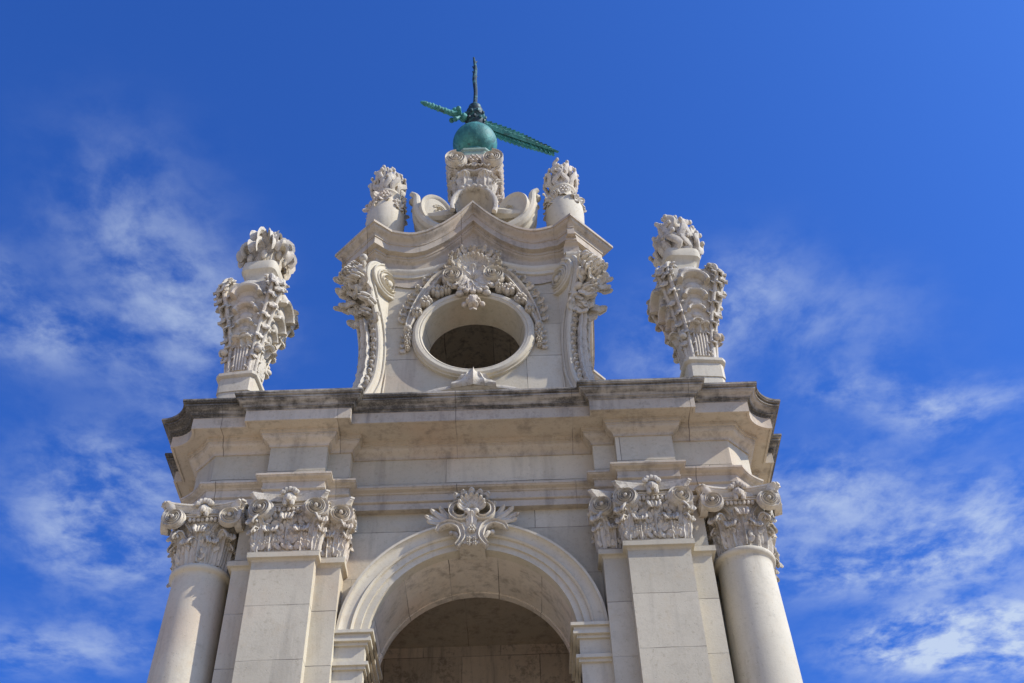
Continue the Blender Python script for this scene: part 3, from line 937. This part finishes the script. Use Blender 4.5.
lat(oculus_crest(), 'oculus_crest', M_CARVED)
def sill_shell():
    m = MB(); M = fr(0, YL, 0)
    m.leaf([(.12, 11.70), (.17, 11.79), (.18, 11.88), (.14, 11.97), (.08, 12.04)], .33, M, lobes=2, th=.10, nu=13, nv=13, cup=.12, rib=.10, prof=[1.05, .95, .68, .38, .10], lobe_amp=.04)
    m.ribbon([(-.95, 11.52), (-.5, 11.66), (0, 11.71), (.5, 11.66), (.95, 11.52)], .045, [.06, .09, .1, .09, .06], M, res=24, lip=False)
    return m
lat(sill_shell(), 'sill_lip', M_CARVED)

# diagonal scroll consoles at the four corners
def console():
    """side outline in (out, z); local frame: X across, Y out, Z up; origin at the foot of the lantern corner"""
    m = MB(); h = .215
    out = [(-.55, 0), (.52, 0), (.57, .10), (.52, .28), (.40, .55), (.27, .95), (.23, 1.4), (.25, 1.85), (.34, 2.25), (.47, 2.6), (.58, 2.9), (.60, 3.15), (.52, 3.36), (.36, 3.46), (.10, 3.50), (.0, 3.82), (-.55, 3.82)]
    edge = catmull([(a, b, 0) for a, b in out[1:15]], 50)
    poly = [(-.55, 0.0)] + [(p.x, p.y) for p in edge] + [(.02, 3.84), (-.55, 3.84)]
    n = len(poly)
    vs = [(-h, a, b) for a, b in poly] + [(h, a, b) for a, b in poly]
    m.add(vs, [list(range(n)), list(range(n, 2 * n))] + [(i, (i + 1) % n, n + (i + 1) % n, n + i) for i in range(n)])
    for s in (-1, 1):
        # raised fillet along each front edge
        m.tube([(s * (h - .03), p.x + .012, p.y) for p in edge[2:]], [.042] * 48, 8)
        m.tube([(s * (h + .012), p.x - .09, p.y) for p in edge[3:38]], [.020] * 35, 6)
        # side volute and its strap: the side plane is local Y-Z
        S = Matrix(((0, s, 0, s * h), (1, 0, 0, 0), (0, 0, 1, 0), (0, 0, 0, 1)))
        m.volute(.20, 3.08, .33, S, sgn=-1, start=70, turns=2.3, d=.07, w=.34)
        m.ribbon([(.02, .05), (.10, .6), (.06, 1.2), (.04, 1.9), (.02, 2.5), (-.06, 2.9)], [.05, .045], .035, S, res=20)
    return m
def console_leaf(seed):
    """carving on the console's front face"""
    m = MB(); rnd = random.Random(seed); h = .20
    face = lambda z: {0: 0}.get(z) or lerp_z(z)
    def at(z):
        pts = [(0, .52), (.10, .57), (.28, .52), (.55, .40), (.95, .27), (1.4, .23), (1.85, .25), (2.25, .34), (2.6, .47), (2.9, .58), (3.15, .60), (3.36, .52), (3.5, .2)]
        for (a, b), (c, d) in zip(pts, pts[1:]):
            if a <= z <= c: return b + (d - b) * (z - a) / (c - a)
        return .3
    # long central leaf with beads
    m.leaf([(at(z) + .05, z) for z in (2.25, 1.9, 1.5, 1.1, .8, .62)] + [(at(.55) + .10, .58), (at(.6) + .14, .68)], .085, lobes=11, th=.07, nu=34, nv=9, cup=.3, prof=[.5, .75, .9, 1, 1, .9, .75, .6])
    for k in range(16):
        z = .75 + k * .095
        m.ball((0, at(z) + .075, z), (.028, .03, .036), nu=7, nv=5)
        for s in (-1, 1):
            m.flatleaf(s * .06, z, s * (25 if k % 2 else 48), .13, .045, tr(0, at(z), 0), lift=.04, curl=.05, lobes=3, nu=9, nv=7, th=.03)
            m.ball((s * .155, at(z) + .0, z + .05), (.022, .04, .034), nu=7, nv=5)
            m.volute(s * (.095 + .02 * (k % 2)), z + .02, .045, tr(0, at(z) + .01, 0), sgn=s, start=rnd.uniform(0, 360), turns=1.3, d=.06, w=.6, disc=False)
    # cup and flower at the foot
    m.leaf([(at(.62) + .02, .66), (at(.5) + .10, .52), (at(.42) + .14, .40), (at(.4) + .20, .44)], .19, lobes=3, th=.04)
    m.rosette(0, .22, .16, tr(0, at(.22) - .04, 0), .12, 6)
    m.ball((0, at(.1) + .04, .07), (.16, .08, .08))
    # hanging bunch at the head
    for k in range(40):
        x = rnd.uniform(-.20, .23); z = rnd.uniform(2.3, 3.3)
        o = at(z) + .10 + .16 * math.sin(PI * (z - 2.45) / .95) * (1 - abs(x) * 1.6)
        r = rnd.uniform(.04, .07)
        if k % 3 == 0: m.rosette(x, z, r * 1.5, tr(0, o - .05, 0) @ rotz(rnd.uniform(-30, 30)), .12, 5)
        else: m.flatleaf(x, z - .1, rnd.uniform(-110, 110), .19, .062, tr(0, o - .1, 0), lift=.08, curl=.10, lobes=3, nu=9, nv=7, th=.03)
        m.ball((x, o - .08, z), (r, r * 1.3, r), nu=8, nv=6)
    for k in range(5): m.flatleaf((k - 2) * .1, 2.62, 180 + (k - 2) * 14, .34 - .05 * abs(k - 2), .08, tr(0, at(2.4), 0), lift=.12, curl=.05, lobes=4, nu=12)
    for x, z in ((-.22, 2.78), (.23, 2.95), (.1, 2.66), (-.1, 3.3), (.2, 3.3)): m.ball((x, at(z) + .2, z), .07)
    return m
csh = console(); clf = [console_leaf(21), console_leaf(22)]
CB = 10.95
for k, (a, sx) in enumerate(((38, 1), (-38, -1), (142, 1), (-142, -1))):
    px = 1.45; py = .57 if abs(a) < 90 else 2 * LC - .57
    cm = MB(); cm.v = [v.copy() for v in csh.v]; cm.f = csh.f
    co = cm.build('scroll_console', M_PLAIN, lantern)
    Mx = fr(sx * px, py, CB + LZ, a)
    co.data.transform(Mx); co.data.flip_normals()
    if abs(a) < 90:
        lm = MB(); lm.v = [Mx @ v for v in clf[k].v]; lm.f = clf[k].f
        lm.build('carved_foliage', M_CARVED, co)

# ------------------------------------------------------------------ large flaming urns on the cornice
def tongue(m, base, ang, lean, L, r, rnd, M=I4):
    """one stone flame: a flattened S-shaped tongue"""
    a = R(ang); d = Vector((math.sin(a), -math.cos(a), 0)); sd = Vector((d.y, -d.x, 0)) * rnd.uniform(-.10, .10)
    b = Vector(base)
    pts = [b, b + d * lean * .5 * L + Vector((0, 0, L * .35)) + sd, b + d * lean * .95 * L + Vector((0, 0, L * .68)) - sd * .7, b + d * lean * 1.0 * L + Vector((0, 0, L * .9)) - sd, b + d * lean * (1.25) * L + Vector((0, 0, L)) + sd * .3]
    m.tube(pts, [r * .85, r * 1.1, r * .95, r * .85, r * .55], 8, M, flat=(d, .65), res=14)
    m.ball(pts[-1], r * .62, M, 8, 6)
def urn(name, label, loc, rz, leafy, seed):
    t = thing(name, label, 'urn', loc, rz, 'flaming urns on the cornice corners')
    rnd = random.Random(seed)
    b = MB()
    b.squarelathe([(.25, -.9), (.25, -.03)], 32, 8)
    b.squarelathe([(.262, -.04), (.262, .22), (.285, .23), (.30, .25), (.30, .30), (.27, .315), (.235, .33)], 32, 9)
    b.build('plinth', M_PLAIN, t)
    m = MB()
    HW = [(.3, .225), (.5, .235), (.8, .25), (1.1, .28), (1.45, .335), (1.8, .405), (2.1, .465), (2.3, .49), (2.4, .48)]
    m.squarelathe([(.225, .31)] + [(q, z) for z, q in HW[1:]] + [(.44, 2.44), (.30, 2.46), (.2, 2.46)], 48, 7)
    def hw(z):
        for (a, q), (c, d) in zip(HW, HW[1:]):
            if a <= z <= c: return q + (d - q) * (z - a) / (c - a)
        return .48
    for k in range(4):
        F = fr(0, 0, 0, 90 * k)
        # overlapping shell steps climbing the face
        for j, z in enumerate((1.22, 1.45, 1.72, 2.04)):
            w = .075 + .05 * j
            arc = [(w * math.cos(R(q)), z - .03 + w * .9 * math.sin(R(q))) for q in range(0, 181, 15)]
            m.ribbon(arc, .022 + .008 * j, .075 + .035 * j, F @ tr(0, hw(z) - .02, 0), lip=False)
            m.ball((0, hw(z) - .02, z - .10), (w * .7, .03 + .012 * j, w * .55), F, 14, 8)
        m.ball((0, hw(2.3) - .04, 2.30), (.24, .09, .15), F, 14, 9)
        for s in (-1, 1):
            m.ribbon([(s * .10, 1.12), (s * .155, 1.4), (s * .225, 1.75), (s * .30, 2.1), (s * .33, 2.3)], [.02, .03, .035], [.035, .05, .06], F @ tr(0, .0, 0), res=12, y0=0) if False else None
            for q in range(11):
                z = 1.15 + .105 * q
                m.ball((s * (hw(z) * .62), hw(z) - .008, z), (.018, .022, .026), F, 7, 5)
        # fluted lower panel under a small scalloped shell
        for q in range(5):
            x = -.09 + .045 * q
            m.tube([(x, hw(.4) + .005, .42), (x, hw(.7) + .02, .7), (x * 1.1, hw(.92) + .02, .96)], [.02, .024, .020], 7, F, res=6)
        m.leaf([(hw(.9) + .02, .92), (hw(1) + .05, 1.02), (hw(1.05) + .10, 1.08), (hw(1.05) + .13, 1.04)], .15, F, lobes=2, th=.03, nu=9, nv=13, rib=.3)
        for s in (-1, 1):
            for q in range(5): m.ball((s * (.15 + .006 * q), hw(.45 + .1 * q) + .0, .46 + .1 * q), (.028, .035, .045), F, 7, 5)
    for k in range(4):
        F = fr(0, 0, 0, 45 + 90 * k)
        D = 1.27
        path = [(hw(z) * D + e, z) for z, e in ((.34, .0), (.6, .01), (.95, .01), (1.3, .02), (1.65, .035), (2.0, .055), (2.25, .075))]
        path += [(hw(2.3) * D + .07, 2.40), (hw(2.3) * D + .01, 2.49), (hw(2.3) * D - .08, 2.50)]
        P = catmull([(0, a, z) for a, z in path], 30)
        W = [.045 + .07 * i / 29 for i in range(30)]
        # solid horn, strap along each edge, leafy spine down the middle
        m.rings([[(-W[i] * 1.05, p.y - .24, p.z), (-W[i], p.y - .03, p.z), (W[i], p.y - .03, p.z), (W[i] * 1.05, p.y - .24, p.z)] for i, p in enumerate(P)], True, True, F)
        for s in (-1, 1):
            m.tube([(s * W[i], p.y - .02, p.z) for i, p in enumerate(P)], lerp_list([.028, .030, .034, .038, .034], 30), 8, F)
            for i in range(3, 28, 2):
                p = P[i]; m.flatleaf(s * W[i], 0, s * 150, .11, .04, F @ tr(0, p.y - .08, p.z), lift=.02, curl=.03, lobes=2, nu=7, nv=5)
        for i in range(5, 30, 2):
            p = P[i]; r = .028 + .0014 * i
            m.flatleaf(0, 0, 180 + (25 if i % 4 == 1 else -25), (.13 + .0022 * i), .050 + .0012 * i, F @ tr(0, p.y - .03, p.z + .02), lift=.05, curl=.05, lobes=3, nu=8, nv=7, th=.03)
        for q in range(5):
            m.ball(((q - 2) * .055, P[-3].y - .01 * abs(q - 2), P[-3].z - .03), (.045, .05, .05), F, 8, 6)
        m.ball((0, P[-2].y - .03, P[-2].z - .02), (.12, .08, .05), F)
        for s in (-1, 1):
            m.flatleaf(s * .09, 0, s * 130, .15, .05, F @ tr(0, P[-5].y - .06, P[-5].z), lift=.03, curl=.05, lobes=3, nu=9, th=.03)
            m.flatleaf(s * .08, 0, s * 140, .14, .05, F @ tr(0, P[-10].y - .06, P[-10].z), lift=.03, curl=.04, lobes=3, nu=9, th=.03)
        # small knob scroll at the waist
        m.ball((0, hw(.85) * D + .06, .86), (.06, .07, .06), F)
        m.ball((0, hw(.85) * D + .04, .96), (.05, .05, .05), F)
    for v in m.v:
        if v.z > .31: v.z = .31 + (v.z - .31) * .84
        v.x *= .92; v.y *= .92
    m.build('body', M_CARVED, t)
    n = MB()
    n.squarelathe([(.24, 2.42), (.255, 2.5), (.25, 2.66), (.262, 2.74), (.29, 2.77), (.345, 2.80), (.36, 2.86), (.345, 2.93), (.29, 2.955), (.2, 2.94)], 40, 6)
    for k in range(4): n.flatleaf(0, 2.46, 0, .20, .10, fr(0, 0, 0, 90 * k + 45) @ tr(0, .27, 0), lift=.04, curl=.04)
    for v in n.v: v.x *= .80; v.y *= .80; v.z = 2.06 + (v.z - 2.42) * 1.38
    n.build('neck', M_PLAIN, t)
    f = MB()
    f.lathe([(.26, 2.88), (.30, 3.1), (.26, 3.35), (.1, 3.55)], 20)
    if leafy:
        for ringn, (r, z, L, W, cnt, cu) in enumerate(((.25, 2.90, .42, .12, 9, .13), (.20, 3.00, .52, .115, 8, .12), (.10, 3.1, .54, .11, 6, .10))):
            for k in range(cnt):
                a = 360 / cnt * k + 20 * ringn + rnd.uniform(-12, 12); L2 = L * rnd.uniform(.82, 1.1)
                f.leaf([(0, 0), (.05, L2 * .3), (.07, L2 * .65), (.07 + cu * .5, L2 * .93), (.07 + cu, L2 * .95), (.07 + cu * 1.15, L2 * .80), (.07 + cu * .8, L2 * .70)], W, fr(r * math.sin(R(a)), -r * math.cos(R(a)), z, a), lobes=2, th=.06, cup=.75, nu=17, nv=9, lobe_amp=.12, prof=[.8, 1, 1.05, 1, .95, .8, .6])
        for k in range(6): tongue(f, (.05 * math.cos(k), .05 * math.sin(k), 3.12), 60 * k, .25, .52, .10, rnd)
        f.ball((.02, 0, 3.66), (.10, .10, .14))
        for k in range(7):
            a = 51 * k + 13; f.ball((.36 * math.sin(R(a)), -.36 * math.cos(R(a)), 3.05 + .1 * (k % 3)), (.07, .07, .10))
    else:
        for (r, z, lean, L, rad, cnt) in ((.29, 2.90, .55, .26, .075, 13), (.26, 2.95, .30, .46, .075, 13), (.19, 3.0, .26, .60, .075, 10), (.11, 3.05, .18, .68, .072, 7), (.04, 3.1, .08, .70, .07, 3)):
            for k in range(cnt):
                a = 360 / cnt * (k + .5 * rnd.random()) + r * 400
                tongue(f, (r * math.sin(R(a)), -r * math.cos(R(a)), z), a, lean * rnd.uniform(.7, 1.3), L * rnd.uniform(.85, 1.12), rad, rnd)
    q = .77 if leafy else .84
    for v in f.v: v.x *= q; v.y *= q; v.z = 2.74 + (v.z - 2.88) * 1.05
    f.build('flames', M_CARVED, t)
    return t
urn('flaming_urn', 'large carved limestone urn with curling leafy flames, left end of the cornice', (-3.32, -.10, 11.21), -6, True, 31)
urn('flaming_urn', 'large carved limestone urn with spiky flame tongues, right end of the cornice', (3.30, -.10, 11.21), 5, False, 37)

# ------------------------------------------------------------------ small urns on the lantern
def small_urn(label, loc, seed):
    t = thing('small_flaming_urn', label, 'urn', loc, 0, 'small flaming urns on the lantern')
    rnd = random.Random(seed)
    b = MB()
    b.lathe([(.30, -.75), (.30, -.1), (.27, -.06), (.30, .0), (.345, .10), (.385, .28), (.395, .5), (.385, .68), (.34, .84), (.27, .95), (.225, 1.0), (.215, 1.08), (.25, 1.14), (.275, 1.17), (.275, 1.22), (.24, 1.24)], 40)
    for v in b.v: v.x *= .86; v.y *= .86
    b.build('body', M_PLAIN, t)
    g = MB()
    for k in range(8):
        a = 45 * k
        F = fr(0, 0, 0, a)
        dz = .07 * math.cos(R(a * 4))
        g.rosette(0, .86 + dz, .11, F @ tr(0, .31, 0), .09, 6)
        for q in range(4): g.flatleaf(rnd.uniform(-.08, .08), .84 + dz, rnd.uniform(60, 300), .17, .06, F @ tr(0, .32, 0), lift=.06, curl=.07, lobes=2, nu=8, nv=7)
        g.ball((.1, .33, .90 + dz), .05, F, 8, 5)
    for v in g.v: v.x *= .84; v.y *= .84
    g.build('garland', M_CARVED, t)
    f = MB()
    f.lathe([(.25, 1.22), (.28, 1.4), (.2, 1.62), (.08, 1.75)], 18)
    for (r, z, lean, L, rad, cnt) in ((.23, 1.20, .35, .34, .062, 12), (.20, 1.25, .22, .50, .066, 10), (.14, 1.33, .16, .56, .066, 8), (.05, 1.42, .08, .56, .06, 4)):
        for k in range(cnt):
            a = 360 / cnt * (k + .5 * rnd.random()) + r * 400
            tongue(f, (r * math.sin(R(a)), -r * math.cos(R(a)), z), a, lean * rnd.uniform(.8, 1.2), L * rnd.uniform(.85, 1.12), rad, rnd)
    for v in f.v: v.x *= .84; v.y *= .84
    f.build('flames', M_CARVED, t)
small_urn('small round stone urn with flames on the lantern cornice, nearest the sword hilt', (-1.56, .56, 15.52), 41)
small_urn('small round stone urn with flames on the lantern cornice, below the tip of the blade', (1.60, .56, 15.52), 43)

# ------------------------------------------------------------------ crest pedestal on the gable
def crest():
    t = thing('crest_pedestal', 'carved stone pedestal with scallop niche and scrolled wings carrying the green ball', 'pedestal', (.02, .60, 15.8))
    # everything in local heights: z - 15.8
    m = MB()
    m.squarelathe([(.19, -.35), (.19, .28), (.29, .52), (.31, .72), (.33, .85), (.29, 1.0), (.21, 1.3), (.27, 1.50), (.33, 1.68), (.35, 1.78), (.28, 1.84)], 40, 4)
    for k in range(4):
        F = fr(0, 0, 0, 90 * k)
        for q in range(5): m.leaf([(.30, .95), (.335, 1.1), (.36, 1.24), (.44, 1.33), (.48, 1.27)], .085, F @ tr(-.23 + .115 * q, -.04, .02 * (q % 2)), lobes=3, th=.03, nu=11)
        m.rosette(0, 1.62, .12, F @ tr(0, .30, 0), .1, 6)
        m.ribbon([(-.3, 1.12), (-.15, 1.24), (0, 1.20), (.15, 1.26), (.3, 1.12)], .035, .09, F @ tr(0, .33, 0), res=14, lip=False)
        m.ball((0, .36, 1.42), (.08, .06, .06), F); m.ball((-.11, .35, 1.40), (.05, .05, .05), F); m.ball((.11, .35, 1.40), (.05, .05, .05), F)
        for s in (-1, 1):
            if k % 2 == 0:
                G = F @ tr(s * .32, .40, 1.53)
                m.volute(0, 0, .20, G, sgn=-s, start=90, turns=2.0, d=.09, w=.36)
                m.ribbon([(s * .02, -.16), (-s * .06, -.26), (-s * .05, -.40), (s * .04, -.56)], [.05, .045, .035, .03], .07, G @ tr(0, -.10, 0), res=14)
                m.tube([(0, -.42, 0), (0, -.3, 0), (0, -.15, 0), (0, -.05, 0)], [.19, .19, .165, .20], 16, G, res=12)
                for q in (-.36, -.26, -.14): m.tube([(0, q - .02, 0), (0, q, 0), (0, q + .02, 0)], [.17, .215, .17], 16, G)
            m.leaf([(.36, .75), (.42, .9), (.46, 1.05), (.55, 1.1)], .12, F @ tr(s * .18, -.05, 0), lobes=3, th=.03, nu=11)
    m.build('body', M_CARVED, t)
    # scallop niche at the foot, front
    s_ = MB(); rings_o = []; nu, nv = 25, 8
    for side in (0, 1):
        for j in range(nv + 1):
            q = j / nv; ring = []
            for i in range(nu):
                a = PI * i / (nu - 1)
                fl = 1 + .09 * abs(math.sin(a * 6)) * q
                rx, rz, dy = .38 * math.sin(q * PI / 2) ** .8 * fl, .50 * math.sin(q * PI / 2) ** .8 * fl, .20 + .40 * q ** 2
                if side: rx *= .86; rz *= .88; dy += -.0
                ring.append((rx * math.cos(a), dy, -.02 + rz * math.sin(a)))
            rings_o.append(ring)
    s_.rings(rings_o[:nv + 1], False, False)
    s_.rings(rings_o[nv + 1:], False, False)
    s_.rings([rings_o[nv], rings_o[2 * nv + 1]], False, False)
    rim = [(.375 * math.cos(R(a)), -.02 + .49 * math.sin(R(a))) for a in range(-25, 206, 11)]
    s_.ribbon(rim, .04, .07, tr(0, .55, 0), lip=False)
    for k in range(5): s_.ball((-.2 + .1 * k, .58, .48 - .03 * abs(k - 2)), (.06, .07, .05))
    sh = s_.build('scallop_niche', M_CARVED, t)
    sh.data.transform(fr(0, 0, 0, 0)); 
    w = None
    for s in (-1, 1):
        w = MB(); F = fr(0, 0, 0)
        # dished scroll disc
        G = F @ tr(s * .67, .30, .16) @ Matrix.Scale(.84, 4) @ Matrix.Rotation(R(s * 26), 4, 'Z') @ rotx(-8) @ spin(s * 20)
        k = 36
        w.rings([[(rx * math.cos(2 * PI * i / k), y, rx * 1.22 * math.sin(2 * PI * i / k)) for i in range(k)] for rx, y in ((.34, -.16), (.36, .02), (.345, .06), (.30, .055), (.27, .03), (.1, .035), (.03, .04))], True, True, G)
        w.volute(-s * .05, -.02, .16, G @ tr(0, .03, 0), sgn=s, start=120, turns=1.5, d=.03, w=.3, disc=False)
        w.rosette(-s * .22, -.26, .10, G, .1, 5, .04)
        # outer horn rising to a curled tip
        for dy, rr in ((.12, 1.0), (-.08, .9), (.28, .75)):
            w.tube([(s * .55, dy, -.35), (s * .82, dy + .02, -.16), (s * .96, dy + .03, .12), (s * 1.01, dy + .02, .38), (s * 1.03, dy + .02, .60), (s * 1.12, dy + .02, .70)], [.13 * rr, .14 * rr, .125 * rr, .10 * rr, .085 * rr, .06 * rr], 10, F, res=20)
        w.ball((s * 1.08, .14, .67), (.10, .09, .085), F)
        w.tube([(s * .2, .2, .25), (s * .5, .3, .02), (s * .8, .3, .02)], [.1, .12, .08], 8, F, res=10)
        w.build('scroll_wing', M_PLAIN, t)
    p = MB(); p.squarelathe([(.24, 1.80), (.27, 1.83), (.285, 1.98), (.31, 2.01), (.31, 2.055), (.2, 2.07)], 16, 12)
    p.build('cap_plate', M_GREENSTONE, t, smooth=20)
crest()

# ------------------------------------------------------------------ green copper ball with sword vane
def finial():
    t = thing('copper_finial', 'verdigris copper ball carrying a sword shaped vane and a thin dark rod', 'finial', (.02, .60, 17.86))
    # local z = world - 17.86 ; ball centre .56
    b = MB(); b.ball((0, 0, .56), .425, nu=48, nv=28)
    b.lathe([(.2, -.02), (.24, .06), (.22, .2), (.26, .26)], 24)
    ball = b.build('ball', M_COPPER, t, smooth=60)
    k = MB()
    k.lathe([(.20, 1.04), (.17, 1.10), (.13, 1.16), (.17, 1.22), (.19, 1.30), (.15, 1.36), (.20, 1.42), (.205, 1.50), (.15, 1.57), (.17, 1.66), (.12, 1.74), (.13, 1.82), (.075, 1.9), (.05, 1.98)], 20)
    for q in range(10):
        a = 36 * q
        k.ball((.19, 0, 1.46), (.05, .04, .05), rotz(a), 7, 5); k.ball((.18, 0, 1.28), (.045, .04, .05), rotz(a + 18), 7, 5)
    k.build('collar', M_BRONZE, t)
    r = MB()
    r.tube([(0, 0, 1.9), (.015, 0, 2.4), (-.005, 0, 2.9), (.012, 0, 3.3), (-.02, 0, 3.75)], [.045, .040, .048, .04, .02], 8, res=26)
    for z, q in ((2.9, 1), (3.3, -1), (3.5, 1), (3.1, -1)): r.tube([(0, 0, z), (q * .05, 0, z + .10)], [.03, .008], 6)
    r.build('rod', M_BRONZE, t)
    # sword: horizontal, pointing right and away. local X along the blade
    ang = math.degrees(math.atan2(1.355 - .59, 1.636 - .02))
    S = tr(0, 0, 1.33) @ rotz(ang)
    h = MB()
    h.tube([(-1.14, 0, 0), (-1.06, 0, 0), (-1.02, 0, 0), (-.98, 0, 0)], [.02, .05, .055, .03], 10, S)
    for q in range(9):
        x = -.96 + .065 * q
        h.ball((x, 0, 0), (.045, .058 + .01 * (q % 2), .058 + .01 * (q % 2)), S, 10, 7)
    h.tube([(-1.0, 0, 0), (-.38, 0, 0)], [.045, .06], 10, S)
    h.build('hilt', M_VANE, t)
    g = MB()
    g.tube([(-.40, 0, -.14), (-.36, 0, -.08), (-.33, 0, 0), (-.36, 0, .08), (-.42, 0, .14)], [.045, .04, .06, .04, .045], 10, S, res=15)
    g.tube([(-.40, -.14, 0), (-.36, -.08, 0), (-.33, 0, 0), (-.36, .08, 0), (-.42, .14, 0)], [.045, .04, .06, .04, .045], 10, S, res=15)
    for a in ((-.41, 0, -.15), (-.43, 0, .15), (-.41, -.15, 0), (-.43, .15, 0)): g.ball(a, .055, S)
    g.ball((-.24, 0, 0), (.09, .10, .10), S)
    g.build('crossguard', M_VANE, t)
    bl = MB()
    n = 40
    mid = []
    for i in range(n + 1):
        u = i / n; x = -.20 + 2.02 * u
        w = (.070 + .065 * math.sin(PI * min(1, u * 1.1 + .15))) * (1 if u < .85 else max(.10, (1 - u) / .15))
        mid.append((x, w))
    rings = [[(x, -w * .5, 0), (x, 0, .03 + w * .15), (x, w * .5, 0), (x, 0, -.03 - w * .15)] for x, w in mid]
    bl.rings(rings, True, True, S @ rotx(-86))
    for i in range(5, n - 1, 2):
        x, w = mid[i]
        for s in (-1, 1):
            bl.leaf([(0, -.02), (.03, .06), (.045, .14), (.02, .06 + 2.3 * w)], .052, S @ rotx(-86) @ tr(x - .05, s * w * .25, 0) @ Matrix(((.80, 0, .60, 0), (0, 0, 0, 0), (0, 0, 0, 0), (0, 0, 0, 1))) if False else S @ rotx(-86) @ tr(x - .05, 0, .01) @ Matrix(((-s * .62, 0, .78, 0), (s * .78 * s, 0, s * .62, 0), (0, 1, 0, 0), (0, 0, 0, 1))), lobes=1, th=.015, nu=8, nv=5, cup=.3, rib=.3, lobe_amp=.05)
    bl.build('blade', M_VANE, t)
finial()
